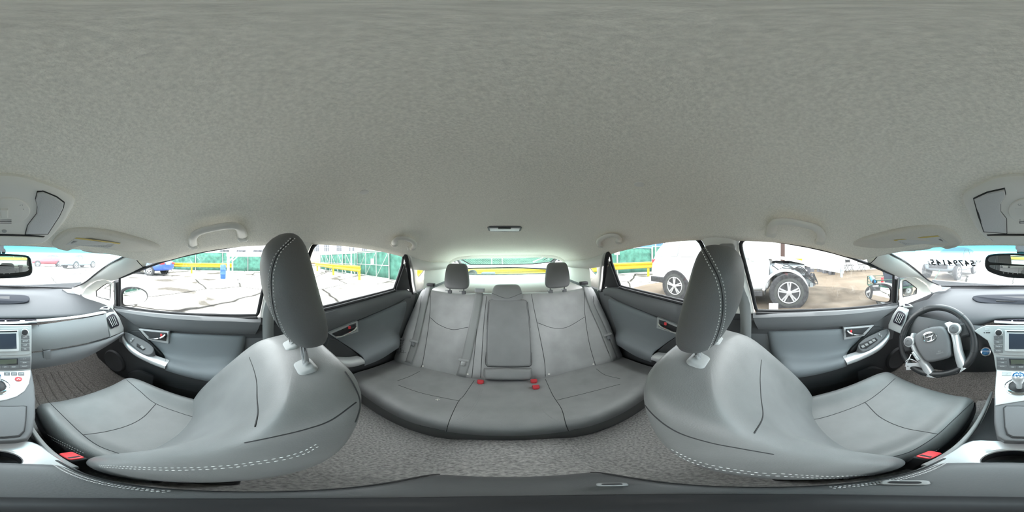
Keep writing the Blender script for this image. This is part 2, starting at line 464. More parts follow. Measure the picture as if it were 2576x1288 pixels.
# ------------------------------------------------------------------ side windows, frames, pillars (built on the right, mirrored to the left)
FW = [(300, 771), (440, 788.5), (533, 793), (648, 793.5), (659, 742), (675, 680), (686, 640), (687, 622), (679, 612), (657, 609.5), (579, 619), (517, 629.5), (455, 643.5), (408, 657), (362, 674), (300, 699)]
RW = [(806, 774), (888, 754), (940, 741), (992, 727), (1004, 694), (1013, 666), (1016, 645), (1012, 635), (976, 627), (917, 616.5), (866, 610), (811, 605.5), (798, 610), (787, 622), (779, 642), (775, 660), (784, 710)]
def seal(pts, r, name, parent, S, m='rubber', closed=True):
    q = even(pts, 120, closed)
    return MB().tube(q, r, 8, closed=closed).build(name, m, parent, S=S)
for S, sd, other, ia, ib in ((1, 'right', 'passenger', 1, 2), (-1, 'left', 'driver', 3, 4)):
    fo = [SD(*p) for p in FW]; ro = [SD(*p) for p in RW]
    # glass panes stand a little outboard of the trim
    for o, k, lab in ((fo, ia, 'front'), (ro, ib, 'rear')):
        e = thing('window_%d' % k, '%s door window on the %s side' % (lab, other), None, (S * .68, 0, .95), kind='structure')
        cen = sum(o, V(0, 0, 0)) / len(o)
        op = [cen + (p - cen) * 1.02 + V(.014, 0, .005) for p in o]
        MB().prism(op, V(.004, 0, .0014)).build('pane', 'glass', e, S=S, smooth=False)
        seal([p + V(.004, 0, 0) for p in o], .0075, 'window_seal', e, S)
    # belt line: double rubber lip below the glass
        b = o[:4]
        MB().tube(even([p + V(-.006, 0, -.010) for p in b], 40), .0085, 8).build('belt_seal', 'rubber', e, S=S)
    # front door black guide post
    g0, g1 = SD(291, 707), SD(293, 773)
    e = bpy.data.objects['window_%d' % ia]
    MB().bar(g0 + V(.012, 0, 0), g1 + V(.012, 0, 0), .03, .036, (1, 0, 0)).build('guide_post', 'rubber', e, S=S, bevel=.004)
    MB().bar(g0 + V(-.008, -.004, 0), g1 + V(-.008, -.004, 0), .006, .006, (1, 0, 0)).build('guide_lip', 'belt_trim', e, S=S)
    # rear door: black triangle filler and frame band
    e = bpy.data.objects['window_%d' % ib]
    MB().pillow([SD(*p) for p in ((993, 728), (1015, 664), (1022, 690), (1030, 727))], (-1, 0, -.36), .012, .004, base=.01).build('corner_filler', 'plastic_black', e, S=S)
    MB().tube(crow([SD(*p) for p in ((1013, 634), (1022, 650), (1027, 680), (1031, 715), (1037, 745))], 30), .016, 8, flat=.8).build('door_frame', 'rubber', e, S=S)
    MB().tube(crow([SD(px + 9, py - 2, -.005) for px, py in ((1003, 629), (1022, 648), (1029, 680), (1033, 715), (1040, 745))], 30), .009, 8).build('frame_lip', 'trim_light', e, S=S)

    # B pillar between the two doors
    top = [SD(688, 606, .012), SD(690, 620, .012)]
    fe = crow([SD(px, py, -.004) for px, py in ((683, 600), (692, 615), (692, 640), (678, 690), (664, 742), (652, 800), (640, 850))], 16)
    re_ = crow([SD(px, py, -.004) for px, py in ((812, 597), (794, 606), (783, 620), (772, 650), (778, 710), (800, 776), (812, 830))], 16)
    rows = []
    for a, b in zip(fe, re_):
        m_ = a.lerp(b, .5)
        rows.append([a + V(.03, 0, 0), a, a.lerp(b, .15) + V(-.012, 0, 0), m_ + V(-.018, 0, 0), a.lerp(b, .85) + V(-.012, 0, 0), b, b + V(.03, 0, 0)])
    tp = MB().grid(rows[:12]).build('trim_%d' % (2 + ia), 'trim_light', S=S, sub=1)
    struct(tp, 'pale grey upper centre pillar trim on the %s side' % other)
    rows2 = [[p + V(.004, 0, -.0) for p in r] for r in rows[10:]]
    bot = [V(.71, p.y, .42) for p in rows[-1]]
    rows2.append([V(.70 if 0 < i < 6 else .72, p.y, .66) for i, p in enumerate(rows[-1])]); rows2.append(bot)
    MB().grid(rows2).build('lower_pillar', 'door_low', tp, S=S, sub=1)
    # shoulder belt on the pillar
    a, b = SD(720, 640, -.028), SD(675, 800, -.045)
    bl = thing('seat_belt', 'grey front shoulder belt hanging beside the %s centre pillar' % other, 'seat belt', (S * b.x, b.y, .5))
    q = crow([a, a.lerp(b, .5), b, V(b.x + .035, b.y - .01, .60)], 20)
    MB().grid([[p + V(0, -.022, 0), p + V(0, .022, 0)] for p in q]).build('webbing', 'belt', bl, S=S, solid=.002)
    MB().pillow(frame(a + V(-.006, 0, 0), V(0, 1, 0), V(-.2, 0, 1), rrect(.062, .045, .015)), (-1, 0, -.2), .012, .006).build('belt_guide', 'belt_trim', bl, S=S)

    # A pillar trim
    Wc = crow([pD(*p) for p in ((326, 637, .68), (300, 651, .74), (273, 664.6, .82), (240, 689, .92), (211, 711.8, 1.02), (180, 725, 1.13), (176, 733, 1.14))], 22)
    Dc = crow([pD(*p) for p in ((360, 673, .765), (330, 688, .83), (300, 701, .91), (282, 707, .95), (262, 704, .985), (244, 706, 1.01), (217, 724, 1.06), (204, 744, 1.08))], 22)
    rows = []
    for i, (a, b) in enumerate(zip(Wc, Dc)):
        n_ = (CAM - a.lerp(b, .5)).normalized()
        rows.append([a - n_ * .03, a, a.lerp(b, .3) + n_ * .012, a.lerp(b, .7) + n_ * .012, b, b - n_ * .02])
    ap = MB().grid(rows).build('trim_%d' % (6 + ia), 'trim_light', S=S, sub=1)
    struct(ap, 'pale grey windscreen pillar trim on the %s side' % other)
    MB().tube([p + (p - CAM).normalized() * .004 for p in Wc[:-2]], .0045, 6).build('glass_edge', 'rubber', ap, S=S)
    # seam between pillar trim and headliner
    MB().tube(crow([pD(*p) for p in ((331, 636, .67), (342, 652, .70), (352, 664, .735), (362, 673, .765))], 14), .0022, 6).build('pillar_seam', 'seam_dark', ap, S=S)
    # filler from headliner corner to pillar
    MB().grid([[pD(326, 634, .66), pD(345, 640, .68), pD(372, 655, .70)], [pD(322, 642, .71), pD(341, 663, .76), pD(363, 679, .80)], [pD(316, 652, .76), pD(334, 674, .82), pD(360, 686, .84)]]).build('corner_cover', 'headliner', ap, S=S)
    # small fixed quarter window with its deep recess
    O = [pD(*p) for p in ((244, 706, 1.0), (217, 724, 1.05), (204, 744, 1.075), (238, 760, 1.05), (285, 779, 1.02), (285, 745, .985), (284, 712, .955), (264, 704, .975))]
    G = [pD(*p) for p in ((256, 721, 1.09), (242, 732, 1.12), (243, 746.5, 1.12), (260, 751, 1.10), (277, 755, 1.07), (278, 735, 1.05), (278, 713, 1.04), (269, 712, 1.06))]
    e = thing('window_%d' % (4 + ia), 'small three-sided quarter window ahead of the %s door' % other, None, (S * .66, .85, .95), kind='structure')
    rr = [crow(O, 48, True)]
    g2 = even(G, 48, True)
    # start both loops at matching corners
    rr = [even(O, 48, True), [a.lerp(b, .5) + (CAM - a).normalized() * .012 for a, b in zip(even(O, 48, True), g2)], g2]
    MB().loft(rr, True, False).build('recess', 'trim_light', e, S=S)
    MB().tube(g2, .0045, 6, closed=True).build('window_seal', 'rubber', e, S=S)
    MB().prism(G, V(.003, 0, 0)).build('pane', 'glass', e, S=S, smooth=False)

    # C pillar, wheel-side trim and rear quarter window
    yy = [(-.93, .012), (-1.1, 0), (-1.35, -.02), (-1.6, -.03), (-1.9, -.02)]
    def side(y, z):
        x = interp([(.60, .67), (.9, .67), (1.0, .655), (1.12, .62), (1.2, .595), (1.26, .56)], z)
        return V(x - .10 * sstep(-1.2, -2.2, y), y, z)
    q_out = [pP(px, py, (.655, 0, 1.0), (1, .10, .30)) for px, py in ((1050, 662), (1060, 657), (1069, 661), (1075, 672), (1069, 684), (1056, 700), (1050, 702), (1048, 685))]
    cp = thing('trim_%d' % (10 + ia), 'pale grey rear pillar trim on the %s side' % other, None, (S * .66, -1.1, .9), kind='structure')
    lo = even([(p) for p in q_out], 40, True)
    cen = sum(lo, V(0, 0, 0)) / len(lo)
    # outer boundary of the pillar trim around the window hole
    OB = [pP(px, py, (.655, 0, 1.0), (1, .10, .30)) for px, py in ((1031, 622), (1063, 628), (1100, 643), (1122, 668), (1112, 720), (1078, 728), (1045, 748), (1036, 690))]
    OB = [p if p.z < 1.19 else V(p.x, p.y, p.z) for p in OB]
    ob = even(OB, 40, True)
    k0 = min(range(40), key=lambda i: (ob[i] - ob[0]).length)
    # align loops by angle around the window centre
    def ang(p): return math.atan2(p.z - cen.z, p.y - cen.y)
    lo = sorted(lo, key=ang); ob = sorted(ob, key=ang)
    rings = [[p + V(.05, 0, 0) for p in ob], ob, [a.lerp(b, .55) + V(-.012, 0, 0) for a, b in zip(ob, lo)], [a.lerp(b, .9) + V(-.006, 0, 0) for a, b in zip(ob, lo)], [b + V(.03, -.01, 0) for b in lo]]
    MB().loft(rings, True, False).build('pillar_cover', 'trim_light', cp, S=S)
    MB().tube([b + V(.03, -.01, 0) for b in lo], .003, 6, closed=True).build('window_seal', 'rubber', cp, S=S)
    MB().prism([b + V(.034, -.01, 0) for b in lo[::2]], V(.003, 0, 0)).build('pane', 'glass', cp, S=S, smooth=False)
    # cargo side trim from the pillar back to the tailgate
    zz = [.55, .8, .93, .97, 1.05, 1.12, 1.19]
    rows = []
    for y in (-1.22, -1.4, -1.65, -1.9, -2.12, -2.33):
        rows.append([V(interp([(.5, .70), (.93, .69), (1.05, .68), (1.2, .66)], z), y, min(z, 1.2 - .11 * sstep(-1.7, -2.3, y))) for z in zz])
    MB().grid(rows).build('cargo_side', 'trim_light', cp, S=S)
    # rear roof rail cover joining the headliner to the pillar
    rows = []
    for y in (-.84, -1.0, -1.2, -1.45, -1.72, -2.0, -2.3):
        st_ = min(stations(56), key=lambda s_: abs(s_[2] - y)); xe, ze = st_[3], st_[4]
        if y < -1.72: ze -= .10 * (-1.72 - y); xe -= .05 * (-1.72 - y)
        rows.append([V(xe - .01, y, ze + .012), V(xe + .012, y, ze - .02), V(xe + .035, y, ze - .06)])
    MB().grid(rows).build('rail_cover', 'trim_light', cp, S=S, solid=.02)

# ------------------------------------------------------------------ windscreen
rows = []
for i in range(15):
    t = i / 14; row = []
    hw = .56 + .06 * t
    for j in range(21):
        u = -1 + 2 * j / 20
        row.append(V(hw * u, .535 + .745 * t - (.10 + .12 * t) * u * u, 1.247 - .285 * t - .03 * (1 - t) * u * u + .015 * math.sin(math.pi * t)))
    rows.append(row)
e = thing('window_9', 'wide windscreen with a blue shade band along its top', None, (0, 1.25, .96), kind='structure')
MB().grid(rows).build('pane', 'windscreen', e)
MB().tube(rows[-1], .008, 8).build('lower_seal', 'rubber', e)
MB().tube([p + V(0, .004, .0) for p in rows[0]], .006, 6).build('header_seal', 'trim_light', e)
# ------------------------------------------------------------------ tailgate with its split glass
e = thing('window_10', 'tailgate window split by a dark bar into sloping and upright glass', None, (0, -2.3, .93), kind='structure')
YB = -2.28
def TG(px, py, y=YB): return pY(px, py, y)
up = [pY(1143, 641, -1.78), pY(1170, 658, -2.1), pY(1185, 666, -2.22), pY(1275, 665.5, -2.25), pY(1340, 664, -2.23), pY(1385, 659, -2.1), pY(1408, 639, -1.78), pY(1275, 632, -1.75)]
MB().prism(up, V(0, -.002, .004)).build('pane', 'glass_rear', e, smooth=False)
MB().tube(even(up, 90, True), .007, 6, closed=True).build('glass_surround', 'rubber', e)
dn = [TG(1180, 676), TG(1275, 673), TG(1375, 675), TG(1382, 699), TG(1275, 698.5), TG(1172, 704)]
MB().prism([p + V(0, -.01, 0) for p in dn], V(0, -.004, 0)).build('pane', 'glass_rear', e, smooth=False)
# spoiler bar between the panes
a = crow([pY(1150, 668, -2.2), pY(1182, 668, -2.24), pY(1230, 668.5, -2.25), pY(1290, 667.5, -2.25), pY(1345, 665.5, -2.24), pY(1378, 662, -2.18), pY(1400, 660, -2.14)], 24)
b = crow([pY(1150, 680, -2.24), pY(1182, 675.5, -2.27), pY(1230, 674, -2.27), pY(1290, 673, -2.27), pY(1345, 675.5, -2.27), pY(1378, 677, -2.24), pY(1400, 678, -2.22)], 24)
MB().grid([[p + V(0, -.05, .0) for p in a], a, [p.lerp(q, .5) + V(0, .012, 0) for p, q in zip(a, b)], b, [p + V(0, -.05, 0) for p in b]]).build('spoiler_bar', 'trim_light', e)
MB().tube([p + V(0, .004, 0) for p in b], .009, 6).build('bar_lip', 'plastic_black', e)
# tailgate side posts: pale cover, grey band, black edge
for S in (1, -1):
    for (p0, p1, wd, m_, nm) in (((1142, 640), (1163, 669), .030, 'dash_low', 'post_cover'), ((1132, 643), (1150, 667), .035, 'dash_low', 'post_band'), ((1124, 646), (1143, 667), .026, 'rubber', 'post_seal')):
        A, B = pY(p0[0], p0[1], -1.80), pY(p1[0], p1[1], -2.16)
        MB().bar(A, B, wd, .03, (0, 0, 1)).build(nm, m_, e, S=S, bevel=.005)
MB().tube(crow([TG(1160, 701), TG(1200, 703), TG(1240, 701), TG(1275, 697.5), TG(1310, 699.5), TG(1390, 700)], 30), .010, 6).build('lower_seal', 'rubber', e)
MB().box((0, YB - .02, .86), (1.25, .05, .14)).build('lower_trim', 'trim_light', e, bevel=.01)
mb = MB()
for s in (1, -1): mb.box((s * .80, -2.26, 1.0), (.24, .10, .26))
mb.build('corner_trim', 'trim_light', e, bevel=.02)
# wiper folded on the upper glass
wp = thing('rear_wiper', 'grey wiper arm parked on the upper tailgate glass', 'wiper', pY(1345, 657, -2.27))
MB().tube([pY(1342, 659, -2.28), pY(1352, 655, -2.25), pY(1375, 645, -2.12), pY(1388, 637, -2.0)], [.022, .020, .012, .008], 8, flat=.5).build('arm', 'dash_gray', wp)
MB().tube([pY(1368, 654, -2.22), pY(1380, 647, -2.1), pY(1396, 639, -1.97)], .006, 6).build('blade', 'rubber', wp)
# cargo cover
rows = [[V(x, y, z) for x in (-.62, -.3, 0, .3, .62)] for y, z in ((-1.22, .90), (-1.26, .925), (-1.5, .93), (-1.9, .932), (-2.25, .925))]
cc = MB().grid(rows).build('cargo_cover', 'cargo', solid=.004)
tag(cc, 'pale grey roller cover stretched flat over the cargo area', 'cargo cover')

# ================================================================== seats
def sup(w, t, n=24, e=2.6):
    """superellipse loop in (x, y)"""
    o = []
    for i in range(n):
        a = 2 * math.pi * i / n; c, s_ = math.cos(a), math.sin(a)
        o.append((w * math.copysign(abs(c) ** (2 / e), c), t * math.copysign(abs(s_) ** (2 / e), s_)))
    return o
def interp_rows(tab, n):
    """smooth resample of a table of station tuples"""
    P = []
    m = len(tab) - 1
    for i in range(n):
        u = i / (n - 1) * m; k = min(int(u), m - 1); t = u - k; row = []
        for c in range(len(tab[0])):
            p = [tab[max(0, min(m, k + d))][c] for d in (-1, 0, 1, 2)]
            row.append(.5 * (2 * p[1] + (p[2] - p[0]) * t + (2 * p[0] - 5 * p[1] + 4 * p[2] - p[3]) * t * t + (3 * p[1] - p[0] - 3 * p[2] + p[3]) * t ** 3))
        P.append(row)
    return P
# z, y of front middle, half width, bolster reach, depth
BACK = [(.475, .170, .180, .02, .09), (.50, .160, .215, .04, .12), (.58, .132, .236, .058, .145), (.68, .092, .236, .060, .155), (.78, .050, .222, .045, .160),
        (.86, .012, .202, .026, .160), (.915, -.020, .180, .010, .150), (.945, -.045, .140, .0, .122), (.958, -.062, .09, 0, .085)]
CUSH = [(.04, .47, .19, .0), (.08, .495, .205, .03), (.16, .505, .21, .04), (.28, .522, .212, .034), (.40, .545, .214, .028), (.465, .55, .210, .020), (.50, .535, .20, .008), (.517, .50, .19, 0)]
HEAD = [(1.028, -.100, .016, .055), (1.034, -.100, .032, .090), (1.055, -.097, .043, .112), (1.095, -.084, .050, .120), (1.14, -.071, .051, .120), (1.19, -.063, .046, .113), (1.222, -.063, .038, .100), (1.240, -.065, .024, .082), (1.246, -.066, .010, .06)]
def front_seat(S, who, dy, hz, cdy, xs=0.0):
    XC = .335 + xs
    t = thing('front_seat', 'grey leather front %s seat with white double stitching and post headrest' % who, 'car seat', (S * XC, .2, FL), 'front seats')
    # backrest
    rings = []
    for z, y, w_, b, d in BACK:
        h = [(0, -.004), (.34, -.002), (.60, .18 * b), (.78, b), (.92, .92 * b), (1.0, .35 * b), (1.01, -.35 * d), (.97, -.72 * d), (.80, -.95 * d), (.4, -d), (0, -d)]
        loop = [(x * w_ if x <= 1.01 else x * w_, f) for x, f in h] + [(-x * w_, f) for x, f in reversed(h[1:-1])]
        rings.append([V(XC + x, y + dy + f, z - .25 * f) for x, f in loop])
    back = MB().loft(rings, True, True).build('backrest', 'leather', t, S=S, sub=2)
    # cushion
    rings = []
    for y, z, w_, b in CUSH:
        yy = y + dy * .3 + cdy * sstep(.05, .5, y)
        h = [(0, z), (.38, z + .0), (.64, z + .1 * b), (.82, z + b), (.95, z + .75 * b), (1.02, z - .03), (1.0, z - .085), (.93, z - .12), (.5, z - .14), (0, z - .14)]
        loop = [(x * w_, q) for x, q in h] + [(-x * w_, q) for x, q in reversed(h[1:-1])]
        rings.append([V(XC + .005 + x, yy, q) for x, q in loop])
    cush = MB().loft(rings, True, True).build('seat_cushion', 'leather', t, S=S, sub=2)
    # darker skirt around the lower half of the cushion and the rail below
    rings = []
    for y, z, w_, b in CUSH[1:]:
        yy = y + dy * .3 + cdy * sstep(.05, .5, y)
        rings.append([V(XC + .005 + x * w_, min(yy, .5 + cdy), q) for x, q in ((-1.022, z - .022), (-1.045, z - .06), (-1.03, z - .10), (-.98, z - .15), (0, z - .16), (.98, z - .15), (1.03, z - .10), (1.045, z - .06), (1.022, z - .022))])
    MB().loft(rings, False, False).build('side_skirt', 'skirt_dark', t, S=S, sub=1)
    for x in (-.15, .15): MB().box((XC + x, .22, (FL + .38) / 2), (.05, .42, .38 - FL)).build('seat_rail', 'plastic_black', t, S=S, bevel=.005)
    # headrest on two posts
    rings = [[V(XC + x, yc + dy + y, z + hz) for x, y in sup(w_, ht)] for z, yc, ht, w_ in HEAD]
    hr = MB().loft(rings, True, True).build('headrest', 'leather_head', t, S=S, sub=1)
    for x in (-.052, .052):
        p = MB().tube([V(XC + x, -.092 + dy, 1.06 + hz), V(XC + x, -.096 + dy, 1.0), V(XC + x, -.102 + dy, .93)], .0068, 12).build('headrest_post', 'chrome', t, S=S)
        nn = V(0, .45, .9).normalized()
        MB().pillow(frame(V(XC + x, -.102 + dy, .952), V(1, 0, 0), nn.cross(V(1, 0, 0)), rrect(.052, .040, .013)), nn, .020, .008, base=.02).build('post_collar', 'dash_gray', p, S=S)
    # belt buckle between seat and console
    bx = V(.112 + xs, .20 + dy * .3, .555)
    rot = Matrix.Rotation(R(-25), 3, 'X')
    bk = MB().box(bx + rot @ V(0, 0, -.03), (.028, .050, .075), rot).build('buckle', 'plastic_black', t, S=S, bevel=.005)
    MB().pillow([bx + rot @ V(a, b, .0085) for a, b in rrect(.024, .042, .006)], rot @ V(0, 0, 1), .004, .003).build('release_button', 'red', bk, S=S)
    MB().box(bx + rot @ V(0, -.012, .0125), (.018, .006, .002), rot).build('latch_slot', 'plastic_black', bk, S=S)
    return t, back, cush, hr
P_SEAT = front_seat(1, 'passenger', 0, 0, 0)
D_SEAT = front_seat(-1, 'driver', -.022, -.028, .04)
def dress(seat, head_st, lines, stitches):
    t, back, cush, hr = seat
    TH, TB, TC, TA = bvh([hr]), bvh([back]), bvh([cush]), bvh([back, cush])
    mb = MB()
    for path in head_st: stitch_mesh(mb, TH, path, .0055, .0010)
    o = mb.build('stitching', 'stitch', hr); tag(o, kind='stuff')
    mid = [((a[0] + b[0]) / 2, (a[1] + b[1]) / 2) for a, b in zip(*head_st)]
    seam(TH, mid, .0011, 'seam', 'seam_dark', hr, 60)
    for w_, path in lines:
        seam(TB if w_ == 'b' else TC, path, .0014, 'seam', 'seam_dark', back if w_ == 'b' else cush, 50)
    for w_, path in stitches:
        mb = MB(); stitch_mesh(mb, TB if w_ == 'b' else TC, path, .0075, .0008)
        if mb.v:
            o = mb.build('stitching', 'stitch', back if w_ == 'b' else cush); tag(o, kind='stuff')
dress(P_SEAT,
      ([(731, 600), (693, 642), (678.6, 685), (676.8, 731), (684, 781), (703.6, 838.6), (730, 868)],
       [(742, 600), (707, 635), (691, 681), (689, 728), (698, 788.6), (721.5, 842), (748, 870)]),
      [('c', [(208.7, 1094), (266, 1085.7), (320.5, 1070.8), (360, 1049.7), (392.5, 1016)]),
       ('c', [(121.7, 1010), (159, 1047), (208.7, 1094), (248, 1121.7), (293, 1139), (335, 1152)]),
       ('c', [(314.6, 952), (352, 984), (391, 1015), (459.6, 1041), (502, 1052), (541, 1058)]),
       ('b', [(627, 899), (639, 931), (646, 963), (647, 1000), (649, 1040), (642, 1074)]),
       ('b', [(896, 1012), (833, 1057), (771, 1079.5), (699, 1097), (616, 1114)]),
       ('b', [(868, 935), (888, 965), (903, 1000), (904, 1030), (893, 1062)])],
      [('c', [(90, 1062), (109, 1085), (139, 1104), (174, 1121), (211, 1140)]), ('c', [(89, 1068), (109, 1091), (139, 1110), (174, 1127), (205, 1144)]),
       ('b', [(795, 1117), (766, 1133), (714, 1149), (640, 1162), (571, 1171), (447, 1177), (323, 1174), (250, 1170)]),
       ('b', [(800, 1123), (766, 1141), (714, 1156), (640, 1168), (571, 1177), (447, 1183), (323, 1179), (250, 1174)])])
dress(D_SEAT,
      ([(1762, 624), (1780, 661), (1801, 703), (1811, 749), (1811, 788), (1801, 833), (1783, 876), (1760, 903)],
       [(1773, 621), (1793, 654), (1814, 697), (1824, 742), (1824, 788), (1816, 830), (1796, 876), (1770, 903)]),
      [('c', [(2176, 1012), (2215, 1050), (2270, 1075), (2330, 1087), (2360, 1092)]),
       ('c', [(2448, 1010), (2400, 1055), (2360, 1092), (2320, 1120), (2280, 1140), (2220, 1155)]),
       ('c', [(2252, 952), (2215, 985), (2176, 1012), (2120, 1035), (2060, 1053), (2020, 1056)]),
       ('b', [(1915, 905), (1912, 950), (1914, 1000), (1918, 1050), (1897, 1090)]),
       ('b', [(1602, 985), (1640, 1040), (1700, 1085), (1780, 1112), (1860, 1128), (1945, 1143)])],
      [('c', [(2484, 1040), (2470, 1065), (2430, 1095), (2380, 1120), (2330, 1145)]), ('c', [(2487, 1046), (2473, 1071), (2433, 1101), (2384, 1127), (2336, 1150)]),
       ('b', [(1690, 1130), (1740, 1155), (1800, 1172), (1900, 1188), (1975, 1192), (2080, 1198), (2200, 1194), (2330, 1180)]),
       ('b', [(1700, 1142), (1740, 1162), (1800, 1179), (1900, 1194), (1975, 1198), (2080, 1203), (2200, 1199), (2330, 1184)])])

# ------------------------------------------------------------------ rear bench
B0, B1 = V(0, -.79, .455), V(0, -1.13, .95)
BU = (B1 - B0).normalized(); BN = V(0, BU.z, -BU.y).normalized()          # up the backrest, out of the backrest
BL = (B1 - B0).length
def BK(px, py, off=0.0): return pP(px, py, B0 + BN * off, BN)
rear = thing('rear_bench', 'grey leather rear bench with three places, folding armrest and seams', 'rear seat', (0, -.7, FL))
def relief(x, s):
    a = abs(x)
    side = .03 * sstep(.47, .60, a) - .05 * sstep(.62, .70, a)
    inner = .012 * sstep(.30, .22, a)
    dish = -.018 * max(0, 1 - ((a - .38) / .16) ** 2) if .22 < a < .54 else 0
    lum = .012 * math.exp(-((s - .42) / .2) ** 2)
    return side + inner + dish + lum
rows = []
n = 61
for k, (s, dn) in enumerate([(-.08, -.05), (0, 0), (.08, .0), (.2, 0), (.35, 0), (.5, 0), (.65, 0), (.8, 0), (.9, -.002), (.96, -.012), (1.0, -.035), (1.015, -.07), (1.01, -.11), (.97, -.14), (.4, -.14), (-.05, -.14)]):
    rows.append([B0 + BU * (s * BL) + BN * (dn + (relief(x, s) if dn > -.05 else 0)) + V(x, 0, 0) for x in [(-.68 + 1.36 * j / (n - 1)) * (1 - .06 * sstep(.5, 1, s)) for j in range(n)]])
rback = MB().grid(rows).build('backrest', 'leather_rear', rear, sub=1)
# cushion
CP = [(-.90, .40, 0), (-.84, .445, 0), (-.79, .452, 0), (-.68, .455, 1), (-.56, .467, 1), (-.47, .487, .6), (-.425, .49, .2), (-.398, .478, 0), (-.388, .45, 0), (-.393, .40, 0), (-.405, .33, 0), (-.42, .305, 0), (-.6, .305, 0)]
rows = []
for y, z, k in CP:
    row = []
    for j in range(49):
        x = -.675 + 1.35 * j / 48; a = abs(x)
        dz = k * (-.010 * max(0, 1 - ((a - .36) / .2) ** 2) + .012 * sstep(.20, .14, a) + .014 * sstep(.54, .66, a))
        row.append(V(x, y - .05 * sstep(.15, .65, a) * sstep(-.7, -.42, y), z + dz + (-.01 * sstep(.60, .675, a) if z > .4 else 0)))
    rows.append(row)
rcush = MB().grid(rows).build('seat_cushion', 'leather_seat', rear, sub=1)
# dark sheet painted in for the shadow under the cushion lip
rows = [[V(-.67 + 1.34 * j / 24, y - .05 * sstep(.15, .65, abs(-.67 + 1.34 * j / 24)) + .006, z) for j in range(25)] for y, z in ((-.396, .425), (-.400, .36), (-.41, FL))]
MB().grid(rows).build('cushion_shade', 'leather_head', rear)
# fold-down armrest in the middle
o = [BK(*p) for p in ((1233, 757), (1275, 756), (1320, 757), (1325, 761), (1330, 800), (1334, 840), (1336, 880), (1336, 916), (1331, 921), (1275, 922), (1228, 921), (1223, 915), (1224, 880), (1225, 840), (1228, 800), (1230, 762))]
arm = MB().pillow(o, BN, .036, .014, base=.02).build('armrest', 'leather_mid', rear)
MB().tube([p + BN * .016 for p in even(o, 90, True)], .004, 6, closed=True).build('armrest_gap', 'seam_dark', arm)
MB().tube([p + BN * .034 + (sum(o, V(0, 0, 0)) / len(o) - p) * .05 for p in even(o, 90, True)], .0016, 6, closed=True).build('piping', 'leather_side', arm)
o = [BK(*p) for p in ((1219, 926), (1275, 925), (1336, 926), (1338, 945), (1332, 953), (1275, 954), (1222, 953), (1217, 942))]
MB().pillow(o, BN, .052, .022, base=.03).build('lower_roll', 'leather_mid', rear)
# headrests
def rear_head(cx, w0, w1, py0, py1, nm='headrest', th=.045, posts=True, off=-.03):
    rows_ = []
    a = BK(cx, py1, off); b = BK(cx, py0, off)
    tab = [(0, .55, .35), (.03, .80, .7), (.12, .96, .95), (.35, 1.0, 1.0), (.6, .98, .98), (.82, .93, .9), (.94, .84, .68), (.99, .70, .4), (1.0, .5, .2)]
    up = (b - a)
    rings = []
    for s, wk, tk in tab:
        w_ = lerp(w1, w0, s) * wk
        c = a + up * s + V(0, -.012, 0) * (s * s)
        rings.append([c + V(x, y, 0) for x, y in sup(w_, th * tk, 24, 3.0)])
    h = MB().loft(rings, True, True).build(nm, 'leather_head' if posts else 'leather_mid', rear, sub=1)
    if posts:
        for s in (-.055, .055):
            p = MB().tube([a + V(s, 0, .03), a + V(s, -.004, -.03)], .006, 10).build('headrest_post', 'chrome', rear)
            MB().pillow(frame(a + V(s, 0.0, -.020), V(1, 0, 0), V(0, 1, 0), rrect(.032, .024, .008)), V(0, 0, 1), .008, .005, base=.02).build('post_collar', 'dash_low', p)
            mb = MB(); mb.box(a + V(s + .022, .018, -.012), (.018, .01, .008)); mb.build('release_tab', 'dash_gray', p, bevel=.002)
    return h
h1 = rear_head(1149, .098, .104, 663, 727)
h2 = rear_head(1402.5, .096, .104, 660, 724)
h3 = rear_head(1275, .100, .112, 716, 757, th=.04, posts=False, off=0.01)
TR, TCU, TAR = bvh([rback]), bvh([rcush]), bvh([h3])
for p in ([(1082.6, 799), (1104, 816.5), (1139, 829), (1178, 823)], [(1352, 812), (1391, 825), (1426, 823), (1472, 797)], [(1082.6, 733), (1080, 803.5), (1065, 903.5), (1057, 929)],
          [(1204, 745), (1200, 821), (1187, 950)], [(1337, 740), (1343.5, 777), (1356.5, 838), (1369.6, 908), (1372, 950)], [(1469.6, 735), (1472, 795), (1482.6, 864), (1500, 926)],
          [(1224, 745), (1216, 830), (1209, 950)], [(1060, 745), (1052, 800), (1030, 900)], [(1492, 745), (1500, 800), (1532, 890)]):
    seam(TR, p, .0016, 'seam', 'seam_dark', rback, 50)
for p in ([(1193, 957), (1167, 995), (1152, 1012), (1130, 1060), (1119.6, 1100)], [(1372, 954), (1391, 995), (1413, 1030), (1424, 1069), (1436, 1098)], [(1000, 958), (1030, 947), (1056, 934)], [(1500, 928), (1522, 943), (1560, 953)],
          [(1002, 969), (1065, 990), (1156.5, 1009)], [(1400, 1007), (1478, 988), (1560, 966.5)], [(960, 1036), (1000, 1053), (1061, 1071), (1119.6, 1084)], [(1436, 1082), (1500, 1071), (1560, 1050), (1595, 1035)]):
    seam(TCU, p, .0013, 'seam', 'seam_dark', rcush, 50)
for p in ([(1217, 968), (1207, 1000), (1195.6, 1021), (1174, 1047), (1130, 1069)], [(1348, 984), (1361, 1016.5), (1382.6, 1047), (1422, 1069)]):
    for dx in (0, 5):
        mb = MB(); stitch_mesh(mb, TCU, [(a - dx, b - dx * .3) for a, b in p], .006, .0008); tag(mb.build('stitching', 'belt_trim', rcush), kind='stuff')
seam(TAR, [(1238, 738), (1275, 750), (1312, 738)], .0012, 'seam', 'seam_dark', h3, 30)
